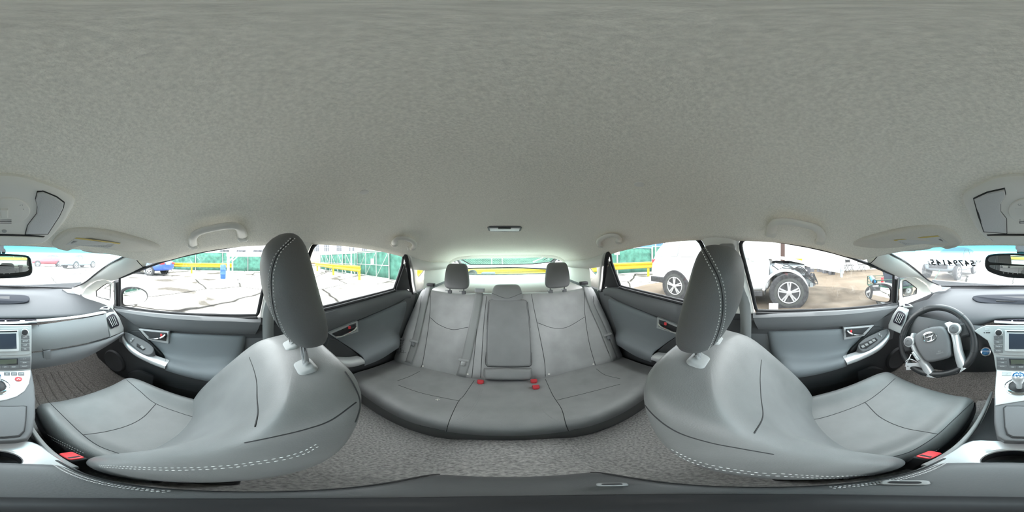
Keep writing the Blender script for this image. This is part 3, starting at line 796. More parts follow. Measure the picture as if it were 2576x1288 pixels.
# plastic anchor studs low on the backrest
for px, py in ((1064, 921), (1177, 941), (1381, 941), (1493, 916)):
    h = cast(TR, px, py)
    if h:
        nn = h[1] if h[1].y > 0 else -h[1]
        MB().pillow(frame(h[0], V(1, 0, 0), nn.cross(V(1, 0, 0)), circ(.006, 14)), nn, .003, .002).build('stud', 'trim_light', rback)
# scuffs on the cushion: pale scratches
mb = MB()
for path in ([(1095, 1006), (1101, 1004), (1106, 1005)], [(1101, 1004), (1100, 1008)]):
    q = drape(TCU, path, 8); mb.tube([a + b * .0004 for a, b in q], .0012, 5)
mb.build('scratch', 'trim_light', rcush)
# centre buckles
for px, py, lab in ((1209, 963, 'red'), (1343, 961, 'red'), (1348, 976, 'red_dark')):
    h = cast(TCU, px, py); c = h[0]
    rot = Matrix.Rotation(R(-35), 3, 'X')
    b = MB().box(c + V(0, -.006, .0), (.030, .024, .05), rot).build('buckle', 'red_dark', rear, bevel=.004)
    MB().pillow([c + V(0, -.006, 0) + rot @ V(x, .012, z + .006) for x, z in rrect(.020, .028, .004)], rot @ V(0, 1, 0), .004, .002).build('release_button', lab, b)
# rear belts
def rear_belt(path, wd, label, loop=None, tongue=None, guide=None):
    t = thing('rear_seat_belt', label, 'seat belt', BK(path[-1][0], path[-1][1]), 'rear seat belts')
    q = []
    P = crow([Vector((a, b, 0)) for a, b in path], 26)
    T2 = bvh([rback, rcush])
    for p in P:
        h = cast(T2, p.x, p.y)
        q.append((h[0] if h else BK(p.x, p.y)) + BN * .006)
    q = [q[0]] + [(q[i - 1] + q[i] * 2 + q[i + 1]) / 4 for i in range(1, len(q) - 1)] + [q[-1]]
    rows_ = []
    for i, p in enumerate(q):
        d = (q[min(i + 1, 25)] - q[max(i - 1, 0)]).normalized(); sdir = d.cross(BN).normalized()
        rows_.append([p - sdir * wd / 2, p - sdir * wd / 4 + BN * .0012, p + sdir * wd / 4 + BN * .0012, p + sdir * wd / 2])
    MB().grid(rows_).build('webbing', 'belt', t, solid=.0018)
    if tongue:
        h = cast(T2, *tongue); c = h[0] + BN * .012
        tg = MB().pillow(frame(c, V(1, 0, 0), BU, rrect(.062, .018, .006)), BN, .010, .005, base=.004).build('tongue_grip', 'belt_trim', t)
        mb = MB()
        mb.prism(frame(c - BU * .022, V(1, 0, 0), BU, rrect(.024, .030, .004)), BN * .003)
        mb.build('tongue', 'chrome', tg)
    if guide:
        c = BK(*guide)
        MB().pillow(frame(c + V(0, 0, .004), V(1, 0, 0), V(0, 1, 0), rrect(.07, .04, .012)), V(0, 0, 1), .014, .006, base=.01).build('belt_guide', 'plastic_black' if guide[0] < 1100 or guide[0] > 1400 else 'belt_trim', t)
    return t
rear_belt([(1077, 724), (1066, 770), (1052, 830), (1040, 876), (1027, 912)], .046, 'grey rear lap belt nearest the battery vent grille', tongue=(1044, 859), guide=(1084, 718))
rear_belt([(1206, 737), (1197, 790), (1184, 850), (1172, 905), (1160, 946)], .050, 'grey middle rear seat belt running beside the folding armrest', tongue=(1168, 906), guide=(1207, 731))
rear_belt([(1473, 722), (1489, 770), (1512, 820), (1530, 865), (1546, 905)], .044, 'grey rear shoulder belt behind the driver seat', tongue=(1526, 843), guide=(1468, 714))
# battery vent grille beside the bench
vg = thing('vent_grille', 'dark slatted battery vent grille at the side of the rear bench', 'vent', BK(1015, 880))
oo = [BK(*p, .015) for p in ((1001, 852), (1029, 849), (1026, 893), (999, 890))]
MB().pillow(oo, BN, .012, .004, base=.03).build('bezel', 'dash_low', vg)
ins = [sum(oo, V(0, 0, 0)) / 4 + (p - sum(oo, V(0, 0, 0)) / 4) * .86 + BN * .0125 for p in oo]
MB().prism(ins, BN * .001).build('backing', 'plastic_black', vg, smooth=False)
for i in range(9):
    a = ins[0].lerp(ins[3], (i + .5) / 9); b = ins[1].lerp(ins[2], (i + .5) / 9)
    MB().bar(a + BN * .002, b + BN * .002, .004, .0035, BN).build('slat', 'dash_low', vg)
mb = MB()
for i in range(1, 4):
    mb.bar(ins[0].lerp(ins[1], i / 4) + BN * .003, ins[3].lerp(ins[2], i / 4) + BN * .003, .004, .003, BN)
mb.build('cross_rib', 'dash_low', vg)

# ================================================================== doors (built on the right, mirrored to the left)
def prow(pts, n, x=None):
    return crow([pX(*p) for p in pts], n)
def plate(pts, x, h, r, name, m, parent, S, base=.01, nrm=(-1, 0, 0), sm=0):
    o = [pX(p[0], p[1], p[2] if len(p) > 2 else x) for p in pts]
    if sm: o = crow(o, sm, True)
    return MB().pillow(o, nrm, h, r, base=base).build(name, m, parent, S=S)
for S, who, k in ((1, 'passenger', 1), (-1, 'driver', 3)):
    d = thing('door_%d' % k, 'front %s door trim with silver pull, switches and padded armrest' % who, None, (S * .70, .35, FL), kind='structure')
    # skins
    rows = [prow(p, 24) for p in (
        [(284, 779, .690), (440, 797, .688), (645, 803, .686), (700, 806, .686)],
        [(290, 800, .700), (440, 830, .698), (645, 845, .696), (700, 846, .696)],
        [(300, 860, .705), (440, 900, .705), (645, 910, .705), (700, 910, .705)])]
    MB().grid(rows).build('upper_skin', 'door_dark', d, S=S)
    rows2 = [rows[-1]] + [[V(x, p.y, z) for p in rows[-1]] for x, z in ((.705, .62), (.71, .48), (.715, FL))]
    MB().grid(rows2).build('lower_skin', 'door_low', d, S=S)
    # padded top rail under the glass
    rows = [prow(p, 30) for p in (
        [(286, 774, .686), (437, 790, .684), (560, 795, .683), (656, 798, .682)],
        [(287, 776, .670), (437, 793, .668), (560, 799, .667), (656, 802, .667)],
        [(292, 782, .660), (437, 802, .655), (560, 808, .654), (656, 811, .654)],
        [(312, 797, .662), (437, 817, .655), (560, 824, .654), (650, 827, .654)],
        [(345, 821, .672), (437, 829, .664), (560, 834, .664), (645, 836, .664)],
        [(352, 825, .698), (437, 833, .692), (560, 839, .692), (642, 841, .692)])]
    MB().grid(rows).build('top_rail', 'door_dark', d, S=S)
    # padded insert flowing into the armrest
    rows = [prow(p, 30) for p in (
        [(352, 829, .694), (425, 836, .692), (520, 841, .692), (610, 844, .692), (622, 845, .70)],
        [(356, 832, .682), (425, 838, .678), (520, 843, .678), (607, 847, .678), (620, 849, .70)],
        [(372, 850, .680), (424, 863, .676), (520, 868, .676), (604, 868, .676), (616, 869, .70)],
        [(400, 878, .678), (422, 888, .672), (512, 898, .672), (598, 892, .672), (612, 893, .70)],
        [(414, 892, .668), (421, 899, .660), (508, 913, .658), (592, 910, .658), (608, 911, .70)],
        [(417, 903, .625), (420, 908, .615), (504, 927, .615), (586, 926, .615), (602, 928, .70)],
        [(417, 916, .598), (418, 918, .595), (500, 940, .595), (578, 946, .595), (595, 948, .70)],
        [(416, 929, .597), (417, 930, .594), (495, 951, .594), (570, 962, .594), (588, 964, .70)],
        [(416, 931, .62), (417, 932, .62), (495, 954, .62), (570, 965, .62), (585, 967, .70)])]
    MB().grid(rows).build('padded_insert', 'door_pad', d, S=S, sub=1)
    # grip cup behind the pull
    plate([(352, 832), (372, 856), (400, 883), (419, 905), (417, 916), (380, 898), (345, 868), (320, 842), (330, 832)], .672, .006, .004, 'grip_cup', 'door_low', d, S)
    # silver sweep of the pull handle
    rows = []
    top = crow([pX(*p) for p in ((313, 836, .645), (308, 846, .628), (316, 862, .618), (337, 882, .606), (372, 900, .598), (417, 917, .590))], 24)
    bot = crow([pX(*p) for p in ((312, 838, .645), (306, 853, .632), (312, 870, .622), (333, 893, .610), (372, 915, .602), (415, 932, .592))], 24)
    for a, b in zip(top, bot): rows.append([a + V(.04, 0, .002), a, a.lerp(b, .5) + V(-.006, 0, 0), b, b + V(.05, 0, 0)])
    MB().grid(rows).build('pull_trim', 'silver', d, S=S, sub=1)
    # switch pod
    so = [pX(*p) for p in ((314, 838, .640), (326, 840, .645), (347, 850, .645), (370, 862, .640), (384, 873, .634), (388, 881, .625), (384, 889, .615), (373, 894, .607), (355, 888, .610), (337, 873, .618), (320, 857, .626), (313, 845, .634))]
    pod = MB().pillow(crow(so, 40, True), V(-.35, 0, 1), .008, .005, base=.05).build('switch_pod', 'dash_low', d, S=S)
    pn = V(-.35, 0, 1).normalized()
    TP = bvh([pod]) if S == 1 else None
    def pod_plate(pts, h, name, m, parent, r=.0015, lift=.0075):
        o = [pP(px, py, so[3] + pn * lift, V(-.05, .35, 1)) for px, py in pts]
        return MB().pillow(o, pn, h, r, base=.006).build(name, m, parent, S=S)
    cen = sum(so, V(0, 0, 0)) / len(so)
    def podpt(px, py, lift=0.0):
        # plane fitted through three pod corners
        a, b, c = so[1], so[5], so[9]; nn = (b - a).cross(c - a).normalized(); nn = nn if nn.z > 0 else -nn
        return pP(px, py, a + nn * (.0078 + lift), nn), nn
    def podbox(pts, h, name, m, parent):
        q = [podpt(*p) for p in pts]
        return MB().pillow([a for a, b in q], q[0][1], h, .0015, base=.004).build(name, m, parent, S=S)
    if S == 1:
        w_ = podbox([(344, 864), (352, 869), (365, 878), (358, 881), (344, 872)], .0012, 'switch_well', 'plastic_black', pod)
        podbox([(353, 871), (358, 869), (365, 876), (360, 879)], .004, 'window_switch', 'belt_trim', w_)
        for a in ((327, 857), (331, 853)):
            podbox([(a[0], a[1]), (a[0] + 3, a[1] - 3), (a[0] + 6, a[1] - 0), (a[0] + 3, a[1] + 4)], .002, 'lock_switch', 'belt_trim', pod)
    else:
        w_ = podbox([(337, 864), (344, 858), (384, 876), (380, 886), (366, 886)], .0012, 'switch_well', 'plastic_black', pod)
        for a in ((343, 862), (351, 867), (361, 873), (370, 878)):
            podbox([(a[0], a[1] + 4), (a[0] + 4, a[1] - 1), (a[0] + 11, a[1] + 2), (a[0] + 7, a[1] + 7)], .004, 'window_switch', 'belt_trim', w_)
        for a in ((326, 853), (331, 849)):
            podbox([(a[0], a[1]), (a[0] + 3, a[1] - 3), (a[0] + 6, a[1]), (a[0] + 3, a[1] + 4)], .002, 'lock_switch', 'belt_trim', pod)
    # inside handle with its pale bezel
    hb = plate([(349, 827), (425, 834), (424, 864), (398, 860), (373, 854)], .672, .004, .003, 'handle_bezel', 'silver_satin', d, S, base=.012)
    plate([(359, 832), (419, 837.5), (418, 858), (396, 855), (377, 850)], .667, .0012, .001, 'handle_recess', 'door_low', hb, S, base=.004)
    MB().tube(crow([pX(*p) for p in ((374, 850, .658), (385, 852, .650), (400, 851, .648), (410, 847, .652), (415, 843, .660))], 20), [.0045] * 6 + [.006] * 8 + [.008] * 6, 8, flat=.7).build('handle_lever', 'chrome', hb, S=S)
    MB().box(pX(411, 843, .660), (.008, .034, .018)).build('lock_surround', 'plastic_gloss', hb, S=S, bevel=.003)
    MB().box(pX(406, 843, .655), (.006, .010, .014)).build('lock_flag', 'red', hb, S=S, bevel=.001)
    # map pocket and speaker dish low on the door
    rows = [prow(p, 16) for p in ([(322, 937, .68), (350, 930, .66), (387, 944, .655)], [(322, 938, .655), (352, 936, .635), (386, 948, .632)], [(326, 955, .65), (352, 958, .63), (384, 962, .63)], [(330, 985, .69), (352, 990, .69), (384, 990, .69)])]
    MB().grid(rows).build('map_pocket', 'plastic_black', d, S=S)
    c = pX(288, 908, .706)
    MB().lathe([(.002, -.004), (.05, -.006), (.075, -.012), (.085, -.014), (.092, -.008), (.095, .002)], c, (1, 0, 0), 36).build('speaker_dish', 'door_low', d, S=S)

    # ---------------- rear door
    d = thing('door_%d' % (k + 1), 'rear %s side door trim with chrome handle and padded armrest' % who, None, (S * .70, -.55, FL), kind='structure')
    rows = [prow(p, 24) for p in (
        [(800, 789, .688), (900, 760, .686), (1000, 736, .682), (1046, 742, .676)],
        [(800, 840, .700), (900, 830, .698), (1000, 790, .694), (1040, 770, .690)],
        [(790, 930, .705), (900, 910, .705), (1000, 860, .705), (1035, 840, .705)])]
    MB().grid(rows).build('upper_skin', 'door_dark', d, S=S)
    rows2 = [rows[-1]] + [[V(x, p.y, z) for p in rows[-1]] for x, z in ((.705, .60), (.71, .45), (.715, FL))]
    MB().grid(rows2).build('lower_skin', 'door_low', d, S=S)
    rows = [prow(p, 30) for p in (
        [(806, 778, .686), (888, 757, .684), (990, 729, .682), (1020, 727, .678), (1036, 736, .676)],
        [(806, 781, .670), (888, 760, .668), (991, 732, .667), (1021, 730, .667), (1036, 739, .672)],
        [(808, 790, .658), (889, 769, .656), (993, 740, .655), (1021, 736, .656), (1035, 742, .668)],
        [(815, 812, .658), (892, 788, .656), (995, 752, .656), (1021, 743, .658), (1034, 746, .670)],
        [(822, 830, .668), (895, 803, .667), (997, 760, .667), (1021, 749, .668), (1033, 749, .676)],
        [(823, 835, .694), (896, 807, .694), (998, 763, .694), (1022, 752, .694), (1033, 751, .690)])]
    MB().grid(rows).build('top_rail', 'door_dark', d, S=S)
    rows = [prow(p, 30) for p in (
        [(826, 838, .692), (896, 809, .690), (960, 782, .690), (1018, 757, .690), (1030, 754, .698)],
        [(828, 840, .680), (897, 811, .678), (960, 785, .677), (1017, 760, .678), (1028, 760, .698)],
        [(846, 852, .680), (900, 838, .676), (960, 812, .674), (1010, 788, .676), (1021, 788, .698)],
        [(872, 868, .678), (904, 864, .673), (956, 843, .670), (996, 822, .672), (1009, 822, .698)],
        [(892, 882, .668), (907, 878, .660), (953, 858, .656), (988, 840, .656), (1002, 842, .698)],
        [(912, 896, .625), (914, 894, .618), (955, 876, .614), (997, 853, .614), (1008, 850, .68)],
        [(916, 906, .602), (917, 904, .598), (957, 887, .596), (1000, 863, .596), (1008, 860, .68)],
        [(917, 917, .600), (918, 916, .598), (957, 900, .597), (1000, 873, .597), (1006, 870, .68)],
        [(917, 921, .63), (918, 920, .63), (957, 904, .63), (998, 878, .63), (1004, 876, .69)])]
    MB().grid(rows).build('padded_insert', 'door_pad', d, S=S, sub=1)
    hb = plate([(826, 838), (862, 822), (899, 806.5), (901, 834), (873, 843), (846, 852)], .670, .004, .003, 'handle_bezel', 'dash_gray', d, S, base=.014)
    plate([(834, 840), (862, 828), (895, 813), (896, 831), (872, 839), (848, 848)], .665, .0012, .001, 'handle_recess', 'plastic_black', hb, S, base=.004)
    MB().tube(crow([pX(*p) for p in ((846, 847, .655), (860, 845, .646), (876, 838, .644), (888, 831, .650), (894, 824, .660))], 20), [.005] * 6 + [.007] * 8 + [.010] * 6, 8, flat=.7).build('handle_lever', 'chrome', hb, S=S)
    MB().box(pX(886, 821, .660), (.008, .036, .022)).build('lock_surround', 'plastic_gloss', hb, S=S, bevel=.003)
    MB().box(pX(879, 824, .655), (.006, .012, .016)).build('lock_flag', 'red', hb, S=S, bevel=.001)
    plate([(826, 850), (848, 855), (880, 876), (912, 900), (905, 905), (850, 905), (815, 890)], .662, .006, .004, 'grip_cup', 'door_low', d, S)
    rows = []
    top = crow([pX(*p) for p in ((838, 908, .600), (860, 909, .598), (890, 909, .598), (917, 904, .600))], 14)
    bot = crow([pX(*p) for p in ((840, 925, .604), (862, 928, .602), (892, 926, .602), (917, 918, .602))], 14)
    for a, b in zip(top, bot): rows.append([a + V(.05, 0, .002), a, a.lerp(b, .5) + V(-.005, 0, 0), b, b + V(.05, 0, 0)])
    MB().grid(rows).build('pull_trim', 'silver', d, S=S, sub=1)
    # dark lower band between armrest and floor
# ------------------------------------------------------------------ outside door mirrors
for S, who in ((1, 'passenger'), (-1, 'driver')):
    t = thing('door_mirror', 'dark door mirror outside the %s window' % who, 'mirror', (S * .86, .82, .93), 'outside door mirrors')
    o = crow([pD(*p) for p in ((301, 735, 1.10), (310, 725, 1.13), (330, 721, 1.19), (352, 724, 1.24), (368, 734, 1.28), (371, 747, 1.29), (364, 758, 1.27), (345, 765, 1.22), (320, 769, 1.15), (302, 767, 1.10), (300, 750, 1.10))], 44, True)
    nn = V(-.35, -.94, 0)
    hs = MB().pillow(o, -nn, .09, .05, base=.006).build('housing', 'plastic_black', t, S=S)
    g = [sum(o, V(0, 0, 0)) / 44 * .16 + p * .84 + nn * .009 for p in o]
    c = sum(g, V(0, 0, 0)) / 44
    n0 = sum((o[i].cross(o[(i + 1) % 44]) for i in range(44)), V(0, 0, 0)).normalized(); n0 = n0 if n0.y < 0 else -n0
    n2 = (n0 + V(0, 0, .035)).normalized(); g = [p - n2 * (p - c).dot(n2) + n2 * .012 for p in g]
    MB().prism(g, nn * .002).build('mirror_glass', 'mirror', t, S=S, smooth=False)
    MB().bar(pD(300, 766, 1.10) + V(.0, .02, -.01), pD(292, 772, 1.02) + V(.02, .02, -.01), .05, .03).build('mount', 'plastic_black', t, S=S, bevel=.006)

# ================================================================== dashboard
dash = thing('dashboard', 'grey moulded dashboard across the cabin with glovebox and vents', 'dashboard', (0, .95, .55))
T = [[(200, 738, 1.11), (180, 727, 1.19), (100, 726, 1.27), (-13, 726, 1.29), (-126, 726, 1.27), (-206, 727, 1.19), (-226, 738, 1.11)],
     [(212, 749, 1.05), (150, 744, 1.09), (81, 740, 1.09), (-13, 737, 1.09), (-110, 739, 1.09), (-180, 742, 1.07), (-240, 752, 1.02)],
     [(214, 750, 1.045), (150, 746, 1.075), (81, 742.5, 1.07), (-13, 740, 1.07), (-110, 741.5, 1.07), (-180, 744, 1.05), (-242, 754, 1.01)],
     [(243, 758, 1.0), (150, 754, 1.02), (80, 752, 1.02), (-13, 751, 1.02), (-125, 750, 1.01), (-200, 751, 1.0), (-268, 759, .98)],
     [(268, 767, .96), (150, 768, .94), (75, 768, .93), (-13, 768, .93), (-125, 767, .92), (-210, 764, .92), (-288, 768, .95)],
     [(280, 775, .93), (161, 784, .87), (68, 787, .85), (-13, 788, .845), (-110, 787, .845), (-215, 782, .85), (-298, 778, .93)],
     [(288, 783, .905), (163, 795.5, .82), (65, 800, .80), (-13, 801, .795), (-70, 803, .795), (-120, 812, .79), (-210, 808, .80), (-304, 788, .90)],
     [(289, 787, .91), (163, 800, .835), (65, 804, .82), (-13, 805, .82), (-70, 807, .82), (-120, 822, .80), (-210, 830, .79), (-306, 795, .905)]]
rows = [crow([pD(*p) for p in r], 56) for r in T]
MB().grid(rows).build('top_pad', 'dash_top', dash, sub=1)
# hooded display slot
o = crow([pD(*p) for p in ((-127, 746, 1.0), (-90, 742.5, 1.03), (-13, 741.5, 1.03), (40, 742.5, 1.03), (68, 745, 1.01), (75, 752, .985), (66, 761, .955), (30, 765, .945), (-13, 766, .943), (-70, 765, .945), (-112, 761, .95), (-127, 754, .98))], 60, True)
disp = MB().pillow(o, V(0, -.45, .9), .006, .004, base=.03).build('display_slot', 'display_black', dash)
MB().pillow([pD(*p) for p in ((-70, 747, 1.0), (24, 747, 1.0), (24, 760, .955), (-70, 760, .955))], V(0, -.45, .9), .008, .002, base=.01).build('display_glass', 'plastic_black', disp)
# corner pads beside the windscreen
for S in (1, -1):
    MB().pillow([pD(*p) for p in ((156, 728, 1.19), (180, 727, 1.14), (205, 742, 1.08), (170, 738, 1.12))], V(-.2, -.2, 1), .004, .003, base=.01).build('corner_grille', 'dash_low', dash, S=S)
    MB().pillow([pD(*p) for p in ((249, 779, .90), (256, 773, .93), (270, 770, .94), (277, 774, .925), (272, 780, .90))], V(-.4, -.5, .8), .004, .003, base=.01).build('demister_frame', 'dash_gray', dash, S=S)
    MB().pillow([pD(*p) for p in ((257, 777, .91), (262, 773.5, .92), (271, 772.5, .925), (270, 776, .91))], V(-.4, -.5, .8), .006, .002, base=.003).build('demister', 'vent_dark', dash, S=S)

def face(top, bot, nr, bulge, name, m, parent=dash, S=1, lip=.02):
    a = crow([pD(*p) for p in top], 24); b = crow([pD(*p) for p in bot], 24); rows_ = []
    for i in range(nr):
        t_ = i / (nr - 1)
        rows_.append([p.lerp(q, t_) + (CAM - p).normalized() * (bulge * math.sin(math.pi * t_)) for p, q in zip(a, b)])
    rows_ = [[p + (p - CAM).normalized() * lip for p in rows_[0]]] + rows_ + [[p + (p - CAM).normalized() * lip for p in rows_[-1]]]
    return MB().grid(rows_).build(name, m, parent, S=S)
# passenger side face
face([(78, 819, .785), (163, 808, .805), (220, 799, .835), (266, 790, .865)], [(78, 885, .74), (170, 872, .76), (225, 861, .79), (275, 847, .825)], 8, .012, 'upper_panel', 'dash')
glove = face([(78, 888, .74), (170, 875, .757), (225, 864, .787), (276, 850, .82), (311, 834, .85)], [(78, 929, .70), (140, 920, .715), (202, 905, .745), (260, 876, .79), (312, 842, .85)], 8, .012, 'glovebox_lid', 'dash_low', lip=.06)
MB().pillow([pD(*p) for p in ((108, 883, .735), (127, 880, .738), (128, 902, .722), (108, 907, .718))], V(-.2, -.9, .4), .006, .004, base=.02).build('glovebox_latch', 'dash_low', glove)
MB().tube([pD(*p) for p in ((97, 818, .785), (102, 850, .765), (108, 880, .742))], .0016, 5).build('panel_gap', 'seam_dark', dash)
MB().tube(crow([pD(*p) for p in ((108, 881, .741), (170, 874, .756), (225, 863, .785), (275, 849, .82))], 24), .0016, 5).build('panel_gap', 'seam_dark', dash)
# bright strip over the panel, continuing past the middle vents
a = crow([pD(*p) for p in ((93, 806, .80), (163, 800, .815), (220, 793, .84), (267, 784, .875))], 24)
b = crow([pD(*p) for p in ((93, 811, .795), (163, 804, .81), (220, 797, .835), (267, 788, .872))], 24)
MB().grid([[p + V(0, .02, 0) for p in a], a, [p.lerp(q, .5) + V(0, -.004, 0) for p, q in zip(a, b)], b, [p + V(0, .02, 0) for p in b]]).build('bright_strip', 'silver_satin', dash)
# side vents at both ends
for S in (1, -1):
    vo = [pD(*p) for p in ((261, 790, .875), (276, 785, .90), (289, 783, .915), (301, 800, .92), (311, 824, .91), (311, 834, .90), (275, 848, .835), (268, 818, .855))]
    hs = MB().pillow(vo, V(-.55, -.80, .1), .010, .007, base=.05).build('side_vent', 'dash_gray', dash, S=S)
    vi = [pD(*p) for p in ((269, 800, .862), (276, 793, .88), (287, 790, .89), (295, 803, .89), (299, 817, .885), (290, 821, .87), (280, 825, .85), (273, 812, .853))]
    vi = crow(vi, 32, True); c = sum(vi, V(0, 0, 0)) / 32
    w_ = MB().pillow(vi, V(-.55, -.80, .1), .011, .003, base=.0).build('vent_well', 'vent_dark', hs, S=S)
    top_ = [pD(*p) for p in ((271, 802, .85), (289, 794, .875))]; bo_ = [pD(*p) for p in ((281, 822, .838), (297, 815, .872))]
    for q in (.15, .38, .62, .85):
        MB().bar(top_[0].lerp(top_[1], q), bo_[0].lerp(bo_[1], q), .004, .010, V(-.55, -.8, .1)).build('vane', 'dash_gray' if q == .38 else 'silver', hs, S=S)
# middle vents: dark slot with bright bar and fins
o = [pD(*p) for p in ((-76, 806, .79), (-13, 803, .79), (92, 804, .793), (93, 815, .785), (-13, 817, .78), (-60, 817, .78))]
vent = MB().pillow(o, V(0, -.9, .3), .003, .002, base=.03).build('middle_vents', 'vent_dark', dash)
MB().bar(pD(-75, 809.5, .775), pD(93, 809, .78), .010, .010).build('vent_bar', 'silver', vent, bevel=.002)
for px in (14, 56, -30):
    MB().box(pD(px, 809.5, .772), (.024 if px == 56 else .008, .012, .014)).build('vent_tab', 'silver', vent, bevel=.002)
for px in range(-60, 90, 10):
    MB().bar(pD(px, 804.5, .776), pD(px, 815.5, .772), .0018, .006, (0, 1, 0)).build('vent_fin', 'plastic_black', vent)
# driver side: instrument face behind the wheel, knee panel, stalks
face([(-304, 789, .90), (-240, 800, .80), (-180, 812, .77), (-98, 820, .77)], [(-300, 850, .86), (-240, 870, .78), (-180, 880, .74), (-74, 900, .705)], 7, .008, 'driver_panel', 'dash_low')
face([(-300, 850, .86), (-240, 868, .78), (-180, 878, .74), (-74, 880, .70)], [(-290, 900, .84), (-240, 925, .76), (-170, 935, .72), (-62, 934, .69)], 6, .014, 'knee_panel', 'door_low', lip=.06)
MB().pillow([pD(*p) for p in ((-186, 815, .755), (-140, 818, .745), (-128, 840, .735), (-180, 838, .745))], V(.2, -.9, .4), .01, .006, base=.02).build('instrument_hood', 'dash', dash)
MB().pillow([pD(*p) for p in ((-240, 822, .77), (-205, 828, .76), (-205, 852, .75), (-245, 848, .76))], V(.2, -.9, .4), .006, .003, base=.02).build('switch_bank', 'door_low', dash)

# ------------------------------------------------------------------ centre stack
CSo, CSn = V(0, .70, .884), V(0, -.885, .466)
def CS(px, py, off=0.0): return pP(px, py, CSo + CSn * off, CSn)
def csplate(pts, off, h, r, name, m, parent, sm=0, base=.006):
    o = [CS(*p, off) for p in pts]
    if sm: o = crow(o, sm, True)
    return MB().pillow(o, CSn, h, r, base=base).build(name, m, parent)
stack = thing('centre_stack', 'pale grey centre stack with touchscreen radio and climate controls', 'car radio', (0, .65, .69))
body = csplate([(-125, 833), (-112, 825), (-94, 818), (-13, 817), (79, 818), (79, 860), (79, 902), (77, 933), (0, 936), (-70, 932), (-76, 893), (-91, 857)], 0, .006, .004, 'fascia', 'dash_gray', stack, base=.06)
csplate([(-66, 826), (-60, 824), (70, 824), (75, 828), (76, 889), (70, 892), (-60, 892), (-66, 888)], .006, .004, .002, 'radio', 'dash_gray', stack)
sb = csplate([(-48, 831), (46, 830), (48, 881), (45, 884), (-46, 884), (-49, 881)], .010, .005, .003, 'screen_bezel', 'silver_satin', stack)
csplate([(-38, 839), (41, 838.5), (42, 877), (-38, 878)], .0145, .001, .0005, 'screen', 'screen', sb)
csplate([(-43, 832.5), (43, 832), (43, 835), (-43, 835.5)], .0145, .001, .0005, 'disc_slot', 'plastic_black', sb)
def cst(s, px, py, size, m='white_print', off=.0162, parent=stack):
    return text('lettering', s, size, CS(px, py, off), (1, 0, 0), V(0, .466, .885), m, parent, .0001)
for px, py in ((62, 836), (-63.5, 837)):
    kb = MB().lathe([(.0135, 0), (.0135, .008), (.011, .012), (.002, .0125)], CS(px, py, .009), CSn, 24).build('knob', 'plastic_black', stack)
    MB().lathe([(.016, 0), (.016, .003), (.0145, .004), (.0135, .0042)], CS(px, py, .009), CSn, 24).build('knob_ring', 'silver', kb)
for i, s in enumerate(('APPS', 'SETUP', 'CAR', 'TEL')):
    y0 = 844 + i * 10
    b = csplate([(53, y0), (74, y0), (74.5, y0 + 8.5), (53.5, y0 + 8.5)], .010, .0022, .0012, 'button', 'dash_low', stack)
    cst(s, 63.5, y0 + 4.2, .0075, off=.0126, parent=b)
for i, s in enumerate(('^', 'SEEK >', 'TRACK <', 'AUDIO')):
    y0 = 845 + i * 11
    b = csplate([(-76, y0), (-53, y0), (-53, y0 + 9.5), (-75, y0 + 9.5)], .010, .0022, .0012, 'button', 'dash_low', stack)
    cst(s, -64, y0 + 4.6, .006, off=.0126, parent=b)
cst('AUX   AUDIO', -30, 881, .005, off=.0152, parent=sb)
b = csplate([(-98, 824), (-87, 824), (-87, 831), (-98, 831)], .006, .001, .0006, 'airbag_sign', 'silver_satin', stack)
cst('AIR BAG', -92.5, 827.5, .0042, 'gray_print', .0072, b)
for px in (-100, -94, -88):
    MB().lathe([(.0025, 0), (.0025, .001), (.0004, .0012)], CS(px, 837, .006), CSn, 12).build('indicator', 'plastic_black', stack)
csplate([(-70, 897), (77, 896), (77, 927), (-68, 929)], .005, .004, .003, 'climate_panel', 'dash_low', stack)
l = csplate([(-38, 902), (46, 901), (46, 917), (-36, 918.5)], .0085, .002, .001, 'climate_display', 'plastic_gloss', stack)
csplate([(-34, 904.5), (42, 903.5), (42, 914.5), (-32, 916)], .0102, .0012, .0006, 'liquid_crystal', 'lcd', l)
for r_ in range(3):
    for px, w_ in ((-67, 24), (50, 24)):
        y0 = 899 + r_ * 9.2
        b = csplate([(px, y0), (px + w_, y0), (px + w_, y0 + 8), (px, y0 + 8)], .0085, .002, .001, 'button', 'dash_low', stack)
        s = {(-67, 0): 'TEMP', (-67, 1): '* OFF', (-67, 2): 'AUTO', (50, 0): '<  >', (50, 1): 'REAR', (50, 2): 'FRONT'}[(px, r_)]
        cst(s, px + w_ / 2, y0 + 4, .0062, 'white_print', .0108, b)
for i, s in enumerate(('dual', 'MODE', 'A/C', 'FRESH')):
    px = -38 + i * 21
    b = csplate([(px, 920), (px + 19, 920), (px + 19, 926.5), (px, 926.5)], .0085, .002, .001, 'button', 'dash_low', stack)
    cst(s, px + 9.5, 923.2, .0055, 'white_print', .0108, b)
csplate([(-96, 836), (-85, 836), (-85, 838), (-96, 838)], .006, .001, .0005, 'key_slot', 'plastic_black', stack)

